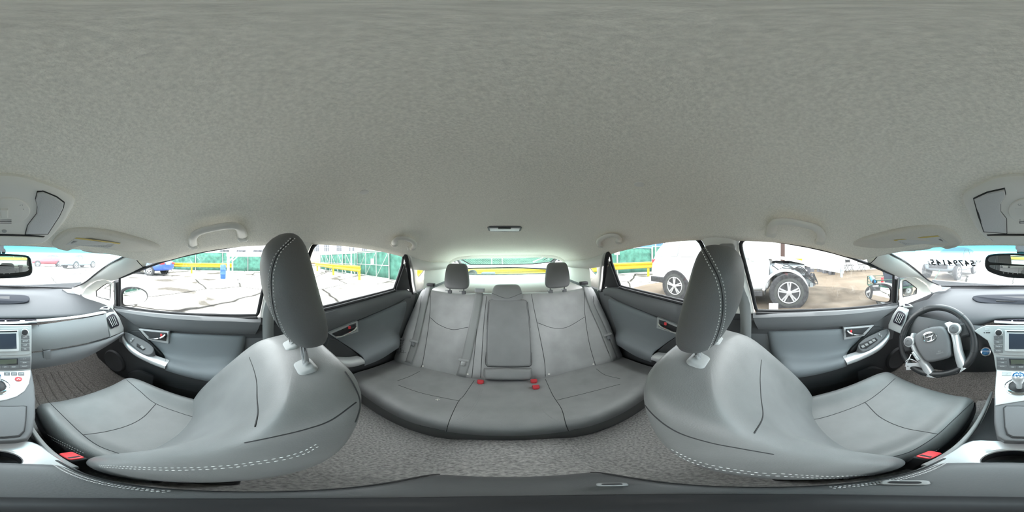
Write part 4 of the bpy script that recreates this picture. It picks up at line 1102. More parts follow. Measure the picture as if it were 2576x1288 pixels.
# ------------------------------------------------------------------ bridge console with shifter
SPo, SPn = V(0, .60, .693), V(0, -.16, .987)
def SP(px, py, off=0.0): return pP(px, py, SPo + SPn * off, SPn)
def spplate(pts, off, h, r, name, m, parent, sm=0, base=.006):
    o = [SP(*p, off) for p in pts]
    if sm: o = crow(o, sm, True)
    return MB().pillow(o, SPn, h, r, base=base).build(name, m, parent)
br = thing('bridge_console', 'grey bridge console carrying a silver shifter plate and storage lid', 'console', (0, .45, .61))
spplate([(79, 933), (86, 970), (89, 1005), (88, 1050), (82, 1085), (70, 1104), (40, 1110), (-13, 1112), (-50, 1110), (-68, 1098), (-75, 1060), (-75, 1010), (-72, 960), (-70, 932), (0, 936)], -.008, .008, .006, 'bridge_body', 'dash_low', br, base=.045)
spl = spplate([(77, 932), (77, 945), (73, 965), (62, 984), (42, 998), (15, 1007), (-13, 1011), (-45, 1016), (-72, 1021), (-73, 985), (-71, 955), (-69, 931), (0, 935)], .0, .004, .003, 'shifter_plate', 'silver_satin', br)
ring = MB().lathe([(.046, 0), (.046, .004), (.042, .007), (.036, .008), (.033, .006), (.032, .001)], SP(-12, 973, .003), SPn, 40).build('shifter_ring', 'chrome', br)
MB().lathe([(.033, 0), (.030, .003), (.016, .008), (.002, .009)], SP(-12, 973, .003), SPn, 30).build('shifter_boot', 'plastic_black', br)
k0 = SP(-12, 976, .012)
kb = MB().tube([k0, k0 + V(-.001, .004, .02), k0 + V(-.002, .008, .034), k0 + V(-.003, .012, .046), k0 + V(-.003, .014, .058), k0 + V(-.003, .015, .064)], [.009, .010, .017, .021, .021, .016], 20).build('shift_knob', 'silver', br)
kt = MB().ball(k0 + V(-.003, .014, .058), .020, 16, (1, 1, .62)).build('knob_cap', 'blue_glass', kb)
ku = V(0, -.25, .97); kc = k0 + V(-.003, .008, .0715)
text('shift_pattern', 'R\nN D\nB', .0105, kc + V(0, -.001, .0), (1, 0, 0), V(0, .97, .25), 'white_print', kb, .0006)
hz = MB().lathe([(.0125, 0), (.0125, .003), (.010, .005), (.001, .0055)], SP(46.5, 954, .004), SPn, 28).build('hazard_button', 'red', br)
c = SP(46.5, 954, .0102)
tri = [c + V(a, b * .98, b * .16) for a, b in ((0, .0062), (-.0062, -.0045), (.0062, -.0045))]
MB().tube(even(tri, 24, True), .0008, 5, closed=True).build('triangle_mark', 'white_print', hz)
for px, s in ((10, 'EV'), (28, 'ECO'), (46, 'PWR')):
    b = spplate([(px, 937), (px + 15, 937), (px + 15, 944.5), (px, 944.5)], .004, .002, .001, 'mode_button', 'dash_low', br)
    text('lettering', s, .0075, SP(px + 7.5, 940.7, .0064), (1, 0, 0), V(0, .98, .16), 'white_print', b, .0001)
b = spplate([(-55, 936), (-32, 936), (-32, 946), (-56, 946)], .004, .003, .002, 'mode_button', 'dash_gray', br)
text('lettering', '. P', .010, SP(-44, 941, .0074), (1, 0, 0), V(0, .98, .16), 'gray_print', b, .0001)
spplate([(68, 1022), (66, 1060), (62, 1086), (50, 1099), (10, 1103), (-30, 1102), (-44, 1094), (-50, 1075), (-52, 1040), (-53, 1026), (-46, 1021), (-13, 1021), (60, 1021)], .0, .003, .002, 'lid_gap', 'seam_dark', br)
spplate([(65.5, 1024), (64, 1058), (60, 1084), (48, 1096), (10, 1100), (-28, 1099), (-41, 1092), (-47.5, 1074), (-49.5, 1040), (-50, 1028), (-44, 1023), (-13, 1023), (58, 1023)], .001, .005, .003, 'storage_lid', 'dash_low', br)

# ------------------------------------------------------------------ lower console: cup holders, armrest box
con = thing('floor_console', 'grey floor console with silver cup holder surround between front seats', 'console', (0, .1, FL + .06))
cup, CR = V(.002, .198, .60), .039
outl = [V(x, y, .60) for x, y in ((-.086, .125), (-.088, .19), (-.082, .25), (-.068, .275), (0, .282), (.068, .275), (.082, .25), (.088, .19), (.086, .125))]
n_ = 48
inner = [cup + V(CR * math.cos(2 * math.pi * i / n_), CR * math.sin(2 * math.pi * i / n_), 0) for i in range(n_)]
def hit(c, a):
    best = None; P = outl; m_ = len(P)
    for i in range(m_):
        p, q = P[i], P[(i + 1) % m_]; d = V(math.cos(a), math.sin(a), 0); e = q - p
        den = d.x * e.y - d.y * e.x
        if abs(den) < 1e-9: continue
        t_ = ((p.x - c.x) * e.y - (p.y - c.y) * e.x) / den; u_ = ((p.x - c.x) * d.y - (p.y - c.y) * d.x) / den
        if t_ > 0 and -1e-6 <= u_ <= 1 + 1e-6 and (best is None or t_ < best): best = t_
    return c + V(math.cos(a), math.sin(a), 0) * (best or .08)
outr = [hit(cup, 2 * math.pi * i / n_) for i in range(n_)]
MB().loft([[p + V(0, 0, -.06) for p in outr], [p + V(0, 0, -.004) for p in outr], [p.lerp(q, .06) for p, q in zip(outr, inner)], [p.lerp(q, .62) + V(0, 0, .001) for p, q in zip(outr, inner)], [p.lerp(q, .85) + V(0, 0, .005) for p, q in zip(outr, inner)], [p.lerp(q, .96) + V(0, 0, .002) for p, q in zip(outr, inner)], [p + V(0, 0, -.006) for p in inner]], True, False).build('cup_surround', 'silver', con)
MB().loft([[p + V(0, 0, -.004) for p in inner], [cup + (p - cup) * .97 + V(0, 0, -.03) for p in inner], [cup + (p - cup) * .85 + V(0, 0, -.085) for p in inner], [cup + (p - cup) * .05 + V(0, 0, -.086) for p in inner]], True, False).build('cup_well', 'plastic_gloss', con)
# body below
prof = [(.30, .56), (.34, .45), (.36, FL)]
MB().loft([[V(-.088, y, FL), V(-.092, y, .45), V(-.088, y, z), V(.088, y, z), V(.092, y, .45), V(.088, y, FL)] for y, z in ((.62, .45), (.40, .50), (.27, .545), (.10, .56), (-.05, .56), (-.13, .50), (-.155, FL + .02))], True, True).build('console_body', 'door_low', con, bevel=.006)
for s in (1, -1):
    MB().bar(V(s * .094, .62, .50), V(s * .090, .15, .575), .012, .02).build('side_rail', 'belt_trim', con, bevel=.004)
# padded armrest lid
AP = [(.182, .600, .066), (.180, .628, .070), (.172, .648, .0725), (.155, .657, .0745), (.10, .660, .0755), (.03, .660, .0755), (-.04, .657, .0755), (-.08, .645, .075), (-.110, .615, .074), (-.135, .565, .073), (-.150, .52, .072), (-.155, .48, .070)]
rings = []
for y, z, w_ in AP:
    fy = .20 if z < .65 and y > 0 else 0
    rings.append([V(x * w_, y + (.020 if (y > .14) else 0) * (abs(x) ** 2) * -1, z - d_) for x, d_ in ((-1, .045), (-1.01, .015), (-.98, .004), (-.85, 0), (-.4, -.002), (0, -.003), (.4, -.002), (.85, 0), (.98, .004), (1.01, .015), (1, .045))])
lid = MB().grid(rings).build('armrest_lid', 'leather_side', con, sub=1)
for s in (1, -1):
    for dx in (.070, .0655):
        pts = [V(s * dx * .985, y, z + .0035 - (.004 if dx > .068 else 0.0015)) for y, z, w_ in AP[3:6]]
        E = even(crow(pts, 60), 90); mb = MB()
        for i in range(0, 88, 2): mb.tube([E[i], E[i].lerp(E[i + 1], .5), E[i + 1]], [.0006, .0011, .0006], 5)
        tag(mb.build('stitching', 'stitch', lid), kind='stuff')
    MB().tube(crow([V(s * .0765, y, z - .014) for y, z, w_ in AP[2:11]], 40), .0022, 6).build('lid_piping', 'seam_dark', con)
# release latches: one on each rear corner of the lid
for px, py, d0, ks in ((2272, 1226, .093, 1), (1545, 1229, .088, .6)):
    c = pD(px, py, d0); c.z = .6605
    t_ = V(-c.x, -c.y, 0).normalized()
    lt = MB().pillow(frame(c, t_, V(-t_.y, t_.x, 0), rrect(.016 * ks, .030 * ks, .005 * ks)), V(0, 0, 1), .004, .002, base=.01).build('lid_latch', 'belt_trim', con)
    MB().pillow(frame(c + V(0, 0, .004), t_, V(-t_.y, t_.x, 0), rrect(.008 * ks, .020 * ks, .003 * ks)), V(0, 0, 1), .001, .0005, base=.001).build('latch_slot', 'plastic_black', lt)
# round foot of the camera stand
ft = MB().lathe([(.052, 0), (.052, .003), (.050, .0055), (.030, .0065), (.028, .008), (.001, .0085)], V(0, -.002, .6625), (0, 0, 1), 40).build('camera_stand_foot', 'plastic_black')
tag(ft, 'round black stand foot resting on the centre armrest lid', 'stand')

# ================================================================== steering wheel
WC = pD(2353, 860, .735)
Wn = V(.04, -.90, .43).normalized()
u0 = V(1, 0, 0) - Wn * Wn.x; u0.normalize(); v0 = Wn.cross(u0).normalized()
v0 = v0 if v0.z > 0 else -v0
ca, sa = math.cos(R(31)), math.sin(R(31))
Wu, Wv = u0 * ca + v0 * sa, v0 * ca - u0 * sa
def WP(a, b, c=0.0): return WC + Wu * a + Wv * b + Wn * c
wheel = thing('steering_wheel', 'black leather steering wheel with silver spokes and chrome emblem, turned slightly', 'steering wheel', WC - Wn * .1)
RR = .181
loop = [WP(RR * math.cos(a), RR * 1.0 * math.sin(a) * (1 - .05 * max(0, -math.sin(a)) ** 4)) for a in [2 * math.pi * i / 96 for i in range(96)]]
rim = MB().tube(loop, [.0168] * 96, 14, closed=True).build('rim', 'rim_leather', wheel)
for a in (92, 155, 25, 215, 325):
    c = R(a); p = WP(RR * math.cos(c), RR * math.sin(c)); t_ = (Wv * math.cos(c) - Wu * math.sin(c))
    x = (p - WC).normalized()
    MB().tube([p + (x * math.cos(q) + Wn * math.sin(q)) * .0171 for q in [2 * math.pi * i / 20 for i in range(20)]], .0011, 5, closed=True).build('rim_seam', 'seam_dark', rim)
mb = MB()
for a0, a1 in ((110, 215), (-35, 70), (240, 300)):
    for i in range(int((a1 - a0) / 2.2)):
        c = R(a0 + i * 2.2); x = (Wu * math.cos(c) + Wv * math.sin(c)); p = WC + x * RR
        t_ = Wv * math.cos(c) - Wu * math.sin(c)
        mb.tube([p - x * .0166 + Wn * .004 - t_ * .002, p - x * .0172, p - x * .0166 - Wn * .004 + t_ * .002], .0008, 4)
tag(mb.build('stitching', 'belt_trim', rim), kind='stuff')
# airbag pad
pad = [WP(a, b, .022) for a, b in ((-.070, .058), (-.035, .071), (0, .075), (.035, .071), (.070, .058), (.082, .03), (.080, -.01), (.068, -.055), (.05, -.092), (0, -.098), (-.05, -.092), (-.068, -.055), (-.080, -.01), (-.082, .03))]
pd_ = MB().pillow(crow(pad, 56, True), Wn, .022, .014, base=.05).build('airbag_cover', 'dash_low', wheel)
# emblem: three interlocking chrome ovals
EC = WP(-.002, .028, .046)
def oval(cx, cy, rx, ry, r):
    return MB().tube([EC + Wu * (cx + rx * math.cos(q)) + Wv * (cy + ry * math.sin(q)) for q in [2 * math.pi * i / 40 for i in range(40)]], r, 8, closed=True)
em = oval(0, 0, .034, .0235, .0028).build('emblem', 'chrome', wheel)
oval(0, .0085, .024, .0095, .0024).build('emblem_oval', 'chrome', em)
oval(0, 0, .0095, .0215, .0024).build('emblem_oval', 'chrome', em)
text('airbag_lettering', 'SRS\nAIRBAG', .009, WP(.022, -.058, .0445), Wu, Wv, 'belt_trim', pd_, .0002)
# silver spokes sweeping from the button pods down to the rim
for s in (1, -1):
    a = [WP(s * x, y, z) for x, y, z in ((.078, .070, .034), (.088, .030, .036), (.086, -.02, .034), (.074, -.065, .030), (.060, -.115, .020), (.052, -.165, .012), (.050, -.184, .012))]
    b = [WP(s * x, y, z) for x, y, z in ((.104, .074, .020), (.126, .045, .022), (.122, -.005, .024), (.110, -.060, .024), (.102, -.105, .018), (.098, -.150, .012), (.094, -.166, .012))]
    a = crow(a, 24); b = crow(b, 24)
    rows = [[p - Wn * .03, p, p.lerp(q, .5) + Wn * .008, q, q - Wn * .03] for p, q in zip(a, b)]
    sp_ = MB().grid(rows).build('spoke', 'silver', wheel, sub=1)
    c = WP(s * .116, .030, .026)
    pod = MB().lathe([(.030, -.02), (.030, .006), (.027, .010), (.0235, .011)], c, Wn, 30).build('button_pod', 'silver', sp_)
    MB().lathe([(.0225, .006), (.0225, .012), (.018, .015), (.0075, .0152), (.007, .0135), (.001, .0135)], c, Wn, 30).build('button_dial', 'dash_low', sp_)
    # leather hub arm from pod to rim
    MB().bar(WP(s * .125, .015, .0), WP(s * .172, .010, .0), .07, .026, Wn).build('hub_arm', 'rim_leather', wheel, bevel=.01)
    MB().bar(WP(s * .05, -.175, .006), WP(s * .02, -.178, .004), .02, .02, Wn).build('lower_joint', 'rim_leather', wheel, bevel=.006)
o = [WP(a, b, .037) for a, b in ((-.112, -.030), (-.098, -.026), (-.080, -.074), (-.094, -.080))]
bp = MB().pillow(o, Wn, .004, .003, base=.01).build('button_strip', 'silver_satin', wheel)
for t_ in (.22, .5, .78):
    c = o[0].lerp(o[3], t_).lerp(o[1].lerp(o[2], t_), .5) + Wn * .004
    MB().lathe([(.004, 0), (.004, .0015), (.0005, .0018)], c, Wn, 14).build('strip_button', 'dash_gray', bp)
# column shroud, stalks
MB().tube([WP(0, 0, .0), WP(0, -.005, -.06), WP(0, -.02, -.14)], [.07, .075, .085], 20).build('column_shroud', 'door_low', wheel)
for s, p0, p1, p2 in ((-1, (-.05, .03, -.055), (-.12, .055, -.05), (-.175, .075, -.045)), (1, (.05, -.0, -.055), (.14, -.012, -.06), (.215, -.030, -.065))):
    st = MB().tube([WP(*p0), WP(*p1), WP(*p2)], [.011, .010, .0125], 12).build('stalk', 'plastic_gloss' if s < 0 else 'dash_low', wheel)
    MB().ball(WP(*p2), .0135, 12, (1.4, 1, 1)).build('stalk_end', 'plastic_gloss' if s < 0 else 'silver_satin', st)
    if s < 0:
        for q in (.35, .55, .75):
            MB().box(WP(*p1).lerp(WP(*p2), q) + Wn * .0115, (.006, .003, .004)).build('stalk_mark', 'white_print', st)
# push start button on the panel beside the wheel
sb_ = thing('start_button', 'round blue start button in a chrome ring on the dash', 'button', pD(2479.5, 884, .705))
c = pD(2479.5, 884.5, .672); sn = V(.2, -.85, .48).normalized()
MB().lathe([(.023, -.01), (.023, .004), (.020, .007), (.0175, .006), (.017, .003)], c, sn, 32).build('chrome_ring', 'chrome', sb_)
cap = MB().lathe([(.0172, -.005), (.0172, .004), (.015, .0055), (.001, .006)], c, sn, 32).build('cap', 'blue_glass', sb_)
text('lettering', 'POWER', .0085, c + sn * .0068 + V(0, 0, .003), sn.cross(V(0, 0, 1)) * -1, V(0, .3, 1), 'white_print', cap, .0002)
# white paper tag hanging from the wheel by a string
tg = thing('paper_tag', 'blank white paper tag tied to the steering wheel by white string', 'tag', WP(-.115, -.13, .03))
o = [pD(px, py, .70) for px, py in ((2278, 914), (2318, 912), (2320, 929), (2280, 931))]
MB().prism(o, Wn * .0012).build('card', 'white_plastic', tg, smooth=False)
c = pD(2284, 921, .699)
MB().lathe([(.0035, 0), (.0035, .002), (.001, .0021)], c, Wn, 12).build('eyelet', 'gray_print', tg)
MB().tube(crow([c, pD(2279, 909, .69), pD(2286, 903, .68), pD(2292, 891, .70)], 20), .0018, 6).build('string', 'white_plastic', tg)
MB().tube(crow([pD(2286, 903, .68), pD(2296, 905, .69), pD(2309, 912, .695)], 14), .0018, 6).build('string', 'white_plastic', tg)
MB().tube(crow([pD(2286, 903, .68), pD(2281, 914, .69), pD(2277, 922, .70)], 14), .0016, 6).build('string', 'white_plastic', tg)
# small pedals
for px, w_, nm in ((-205, .05, 'brake_pedal'), (-120, .035, 'accelerator_pedal')):
    c = V(-.40 if nm[0] == 'b' else -.27, .96, .44)
    pt = MB().box(c, (w_ + .02, .015, .06), Matrix.Rotation(R(25), 3, 'X')).build(nm, 'rubber', bevel=.004)
    tag(pt, 'black rubber %s in the driver footwell' % nm.replace('_', ' '), 'pedal')
    MB().bar(c + V(0, .01, .02), c + V(0, .12, .22), .012, .012).build('pedal_arm', 'plastic_black', pt)

# ================================================================== overhead fittings
def CE(px, py):
    h = cast(CEIL, px, py)
    if h is None: h = cast(CEIL, px, py - 8)
    n_ = h[1] if h[1].z < 0 else -h[1]
    return h[0], n_
def ceplate(pts, name, m, parent, h, r, lift=0.0, sm=0, base=.01, nrm=None):
    q = [CE(*p) for p in pts]
    nn = nrm or sum((b for a, b in q), V(0, 0, 0)).normalized()
    o = [a + b * lift for a, b in q]
    if sm: o = crow(o, sm, True)
    return MB().pillow(o, nn, h, r, base=base).build(name, m, parent)
oc = thing('overhead_console', 'pale grey overhead console with two map lamps above the mirror', 'overhead console', CE(17, 520)[0])
OC = [(-10, 436), (49, 439), (108, 456), (157, 475), (181, 492), (186, 502), (176, 525), (157, 557), (124, 594), (98, 606), (17, 608), (-62, 607), (-84, 601), (-120, 567), (-143, 518), (-152, 497), (-149, 483), (-122, 465), (-70, 443)]
onrm = V(0, -.32, -.95).normalized()
# smooth shallow shell that follows the roof
q = [CE(*p) for p in OC]; loop0 = crow([a for a, b in q], 90, True); cc_ = sum(loop0, V(0, 0, 0)) / 90
rings = [loop0, [p + onrm * .006 for p in loop0]]
for k, (t_, hh) in enumerate(((.03, .010), (.08, .012))): rings.append([p.lerp(cc_, t_) + onrm * hh for p in loop0])
rows_in = rings[-1]
for t_ in (.2, .4, .6, .8, .97):
    ring_ = []
    for p in rows_in:
        x = p.lerp(cc_, t_)
        d = x - CAM; h = CEIL[0].ray_cast(V(x.x, x.y, 1.0), V(0, 0, 1))
        ring_.append(V(x.x, x.y, (h[0].z - .013) if h[0] else x.z))
    rings.append(ring_)
shell = MB().loft(rings, True, True).build('shell', 'trim_light', oc)
TOC = bvh([shell])
def oplate(pts, name, m, parent, h, r, sm=0, base=.003, lift=0.0):
    o = []
    for p in pts:
        g = cast(TOC, *p) or CE(*p)
        o.append(g[0] + onrm * lift)
    if sm: o = crow(o, sm, True)
    return MB().pillow(o, onrm, h, r, base=base).build(name, m, parent)
LR = [(93, 480), (108, 479), (143, 493), (163, 508), (161, 521), (150, 544), (121, 589), (62, 590), (68, 567), (91, 537), (93, 518), (88, 500)]
LL = [(-128, 498), (-94, 482), (-48, 472), (-45, 488), (-58, 511), (-58, 531), (-43, 550), (-42, 588), (-102, 583), (-117, 541)]
for L_ in (LR, LL):
    fr = oplate(L_, 'lamp_frame', 'seam_dark', oc, .0014, .0005)
    c = (sum(p[0] for p in L_) / len(L_), sum(p[1] for p in L_) / len(L_))
    ln = oplate([(c[0] + (p[0] - c[0]) * .95, c[1] + (p[1] - c[1]) * .95) for p in L_], 'map_lamp', 'lamp_lens', oc, .004, .003)
ci = [(18 + 58 * math.cos(a), 529 + 33 * math.sin(a)) for a in [2 * math.pi * i / 36 for i in range(36)]]
dial = oplate(ci, 'dial', 'trim_light', oc, .0030, .0025)
sl = oplate([(-20, 520), (61, 520), (60, 531), (50, 543), (-15, 543), (-22, 531)], 'slide_recess', 'seam_dark', dial, .0036, .001)
oplate([(-22, 519), (63, 519), (63, 522), (-22, 522)], 'recess_edge', 'trim_light', sl, .0042, .001)
oplate([(22, 523), (60, 523), (56, 542), (22, 542)], 'recess_floor', 'trim_light', sl, .0040, .001)
oplate([(2, 520), (20, 520), (20, 540), (2, 540)], 'slider', 'trim_light', dial, .009, .002)
for k in range(3):
    oplate([(-12, 549.5 + k * 4), (29, 549.5 + k * 4), (29, 551 + k * 4), (-12, 551 + k * 4)], 'microphone_slot', 'seam_dark', dial, .0036, .0005)
oplate([(11 + 6 * math.cos(a), 581 + 3.5 * math.sin(a)) for a in [math.pi * i / 8 for i in range(16)]], 'lamp_pin', 'dash_gray', oc, .002, .001)
def otext(s, px, py, size):
    g = cast(TOC, px, py)
    return text('lettering', s, size, g[0] + onrm * .0034, V(1, 0, 0), V(0, -.95, .32) * -1, 'belt_trim', dial, .0001)
for s, px in (('OFF', -6), ('DOOR', 20), ('ON', 49)):
    otext(s, px, 511, .0085)
hold = oplate([(-94, 590), (113, 594), (92, 604), (-80, 604)], 'tray_gap', 'seam_dark', oc, .0012, .0004)
oplate([(-91, 592), (110, 595.5), (90, 603), (-78, 603)], 'tray_door', 'trim_light', oc, .004, .002)

# sun visors
for S, who in ((1, 'passenger'), (-1, 'driver')):
    t = thing('sun_visor', 'folded fabric sun visor with warning label above the %s windscreen' % who, 'sun visor', (S * .35, .42, 1.26), 'sun visors')
    o = crow([pD(*p) for p in ((129, 608, .525), (134, 598, .50), (150, 583, .465), (176, 571, .445), (212, 568, .445), (261, 574, .46), (326, 589, .50), (391, 605, .555), (407, 612, .59), (400, 620, .615), (368, 633, .65), (342, 634, .655), (261, 632, .635), (212, 627, .62), (196, 620, .60), (185, 619, .59), (174, 622, .585), (163, 624, .575), (141, 618, .545))], 80, True)
    nn = V(.0, -.42, -.9).normalized()
    vb = MB().pillow(o, nn, .016, .012, base=.010).build('visor_board', 'visor', t, S=S)
    MB().tube(crow([p + nn * .001 for p in o], 80, True), .0022, 5, closed=True).build('visor_edge', 'visor', t, S=S)
    TV = bvh([vb]) if S == 1 else None
    if S == 1: TVR = TV
    def vpts(pts, lift):
        return [cast(TVR, *p)[0] + nn * lift for p in pts]
    MB().prism(vpts([(192, 597), (303, 611), (274, 624), (166, 615)], .0004), nn * .0006).build('warning_label', 'label_white', t, S=S, smooth=False)
    MB().prism(vpts([(192, 597), (303, 611), (299, 613.5), (187, 599.5)], .0008), nn * .0006).build('label_heading', 'label_yellow', t, S=S, smooth=False)
    lines_ = [(.35, 3), (.5, 3), (.65, 3), (.8, 3)]
    mb = MB()
    A, B, C_, D_ = vpts([(198, 602), (292, 614.5), (276, 622), (176, 614)], .0016)
    for k in range(6):
        f = (k + .5) / 6
        p0, p1 = A.lerp(D_, f), B.lerp(C_, f); x0 = 0.30 if k < 3 else 0.02; x = x0
        while x < .95:
            w_ = rnd.uniform(.02, .06); mb.bar(p0.lerp(p1, x), p0.lerp(p1, min(x + w_, .98)), .0011, .0003, nn); x += w_ + .012
    tag(mb.build('label_print', 'gray_print', t, S=S), kind='stuff')
    yd = (A - D_).normalized(); xd = (B - A).normalized()
    if S > 0:
        text('label_word', 'WARNING', .0055, A.lerp(B, .42) + yd * .0065 + nn * .0006, xd, yd, 'gray_print', t, .0001)
    else:
        fl = lambda p: V(-p.x, p.y, p.z)
        text('label_word', 'WARNING', .0055, fl(A.lerp(B, .42) + yd * .0065 + nn * .0006), -fl(xd), fl(yd), 'gray_print', t, .0001)
    MB().prism(vpts([(184, 605), (196, 606), (191, 612), (178, 611)], .0014), nn * .0004).build('warning_mark', 'gray_print', t, S=S, smooth=False)
    MB().box(pD(187, 620.5, .605), (.022, .014, .010)).build('visor_clip', 'plastic_black', t, S=S, bevel=.003)
    MB().tube([pD(407, 611, .60), pD(420, 612, .62), pD(428, 606, .61)], .006, 8).build('pivot', 'trim_light', t, S=S)

# grab handles above the doors
def grab(path, feet, S, label, r, hook=None):
    pts = [CE(*p) for p in path]
    t = thing('grab_handle', label, 'grab handle', V(S * pts[2][0].x, pts[2][0].y, pts[2][0].z), 'grab handles above the doors')
    n_ = sum((b for a, b in pts), V(0, 0, 0)).normalized()
    lift = [.004] + [.040] * (len(pts) - 2) + [.004]
    q = cat([a + (CAM - a).normalized() * l for (a, b), l in zip(pts, lift)], 40)
    rr = [r * (1.25 - .25 * sstep(0, 8, min(i, 39 - i))) for i in range(40)]
    g = MB().tube(q, rr, 12, flat=.62, up=n_).build('grip', 'handle', t, S=S)
    for f in feet:
        a, b = CE(*f)
        tt = (q[30] - q[10]).normalized(); up_ = b.cross(tt).normalized()
        MB().pillow(frame(a + b * .001, tt, up_, rrect(.034, .028, .009)), b, .016, .008, base=.006).build('end_cap', 'handle', t, S=S)
    if hook:
        a, b = CE(*hook)
        MB().tube(crow([a + b * .004, a + b * .022 + V(0, 0, -.006), a + b * .026 + V(0, 0, .004), a + b * .018 + V(0, 0, .010)], 16), .004, 8).build('coat_hook', 'trim_light', t, S=S)
    return t
for S, who in ((1, 'passenger'), (-1, 'driver')):
    grab([(487, 618), (485, 600), (500, 584), (545, 572), (585, 568), (604, 575), (611, 597)], [(487, 614), (610, 594)], S, 'pale grey folding grab handle above the front %s window' % who, .0125)
    grab([(994, 613), (992, 607), (1000, 600), (1018, 599), (1036, 606), (1043, 615), (1040, 624)], [(992, 612), (1038, 622)], S, 'pale grey grab handle above the rear window on the %s side' % who, .013, hook=(1024, 618) if S > 0 else None)
# rear roof lamp
dl = thing('dome_lamp', 'small rectangular rear roof lamp with a white lens', 'lamp', CE(1269, 575)[0])
fr = ceplate([(1226, 571), (1231, 568.5), (1269, 568), (1308, 568.5), (1313, 571), (1311, 578), (1306, 580.5), (1269, 581), (1233, 580.5), (1228, 578)], 'lamp_frame', 'dash_low', dl, .005, .003)
ceplate([(1231, 571), (1308, 571), (1306, 578.5), (1233, 578.5)], 'lamp_lens', 'white_plastic', dl, .008, .003)
ceplate([(1253, 569.5), (1285, 569.5), (1284, 572), (1254, 572)], 'lamp_switch', 'plastic_black', dl, .010, .001)
# ------------------------------------------------------------------ inside mirror
mr_ = thing('rear_view_mirror', 'black framed inside mirror hanging below the windscreen header', 'mirror', pD(-10, 668, .62))
MO = crow([pD(*p) for p in ((-96, 662, .60), (-94, 650, .60), (-82, 643.5, .605), (-45, 641, .61), (-8, 641, .615), (35, 643, .612), (62, 645.5, .605), (73, 651, .60), (78, 672, .595), (77, 685, .597), (68, 690.5, .60), (35, 693.5, .61), (-8, 694, .615), (-50, 690.5, .61), (-84, 681, .605), (-95, 671, .60))], 64, True)
mn = V(-.05, -1, -.03).normalized()
MB().pillow(MO, -mn, .035, .022, base=.005).build('housing', 'plastic_black', mr_)
c = sum(MO, V(0, 0, 0)) / 64
MB().pillow([p - mn * (p - c).dot(mn) for p in MO], mn, .019, .006, base=.004).build('face', 'plastic_black', mr_)
fr = MB().tube([p - mn * (p - c).dot(mn) + mn * .013 for p in MO], .006, 8, closed=True).build('frame', 'plastic_gloss', mr_)
gl = [c + V(0, 0, .006) + V((p - c).x * .94, (p - c).y * .94, (p - c).z * .80) for p in MO]
gl = [p - mn * (p - c).dot(mn) + mn * .020 for p in gl]
MB().prism(gl, mn * .001).build('mirror_glass', 'mirror', mr_, smooth=False)
for px in (-52, -40, -28, -16, -2, 10, 24):
    p = pD(px, 688.5 if -40 < px < 15 else 687, .585); p = p - mn * (p - c).dot(mn) + mn * .018
    MB().lathe([(.0022, 0), (.0022, .0016), (.0004, .0018)], p, mn, 10).build('mirror_button', 'dash_gray', mr_)
MB().tube([pD(-6, 650, .63), pD(-6, 634, .645), pD(-6, 626, .66)], [.016, .013, .018], 12).build('stem', 'plastic_black', mr_)
MB().box(pD(-6, 624, .66) + V(0, .012, .004), (.05, .04, .022)).build('mount_foot', 'plastic_black', mr_, bevel=.005)
for px in (-13, 9):
    MB().pillow(frame(pD(px, 632, .64), V(1, 0, 0), V(0, 0, 1), circ(.009, 14, .012)), mn, .004, .002, base=.004).build('sensor', 'plastic_gloss', mr_)
# ------------------------------------------------------------------ number sticker inside the windscreen (written to be read from outside)
WSB = bvh([o for o in bpy.data.objects['window_9'].children if o.name.startswith('pane')])
st = thing('windscreen_sticker', 'clear windscreen sticker with reversed number 54794145 over driver side', 'sticker', cast(WSB, 2400, 660)[0])
def ws(px, py, lift=.003):
    h = cast(WSB, px, py); nn = h[1] if h[1].y < 0 else -h[1]
    return h[0] + nn * lift, nn
M['sticker'] = None
nt, t_ = glass('sticker', (.80, .82, .82), .02)
rows = [[ws(lerp(2328, 2470, i / 14), lerp(650.5, 655, i / 14) + j * 14.5 / 3, .0025)[0] for j in range(4)] for i in range(15)]
MB().grid(rows).build('film', 'sticker', st)
def wchar(ch, px, py, wpx, hpx, name='lettering'):
    c, n_ = ws(px, py, .005)
    x_ = ws(px - wpx / 2, py)[0] - ws(px + wpx / 2, py)[0]; y_ = ws(px, py - hpx / 2)[0] - ws(px, py + hpx / 2)[0]
    return text(name, ch, y_.length * 1.5, c, x_, y_, 'print_black', st, .0002, sx=x_.length / (y_.length * .84), bold=.028)
for i, ch in enumerate('54794145'): wchar(ch, lerp(2447, 2347, i / 7), lerp(661, 658.5, i / 7), 12.5, 13)
for i, ch in enumerate('NSP'): wchar(ch, 2465 - i * 4.2, 655.5, 3.6, 5)
wchar('F', 2337, 660.5, 5, 8)
for i in range(4):
    p0, n_ = ws(2464, 661.5 + i * 1.5, .005); p1, _ = ws(2457, 661.5 + i * 1.5, .005)
    MB().bar(p0, p1, .0022, .0004, n_).build('bar_mark', 'print_black', st)

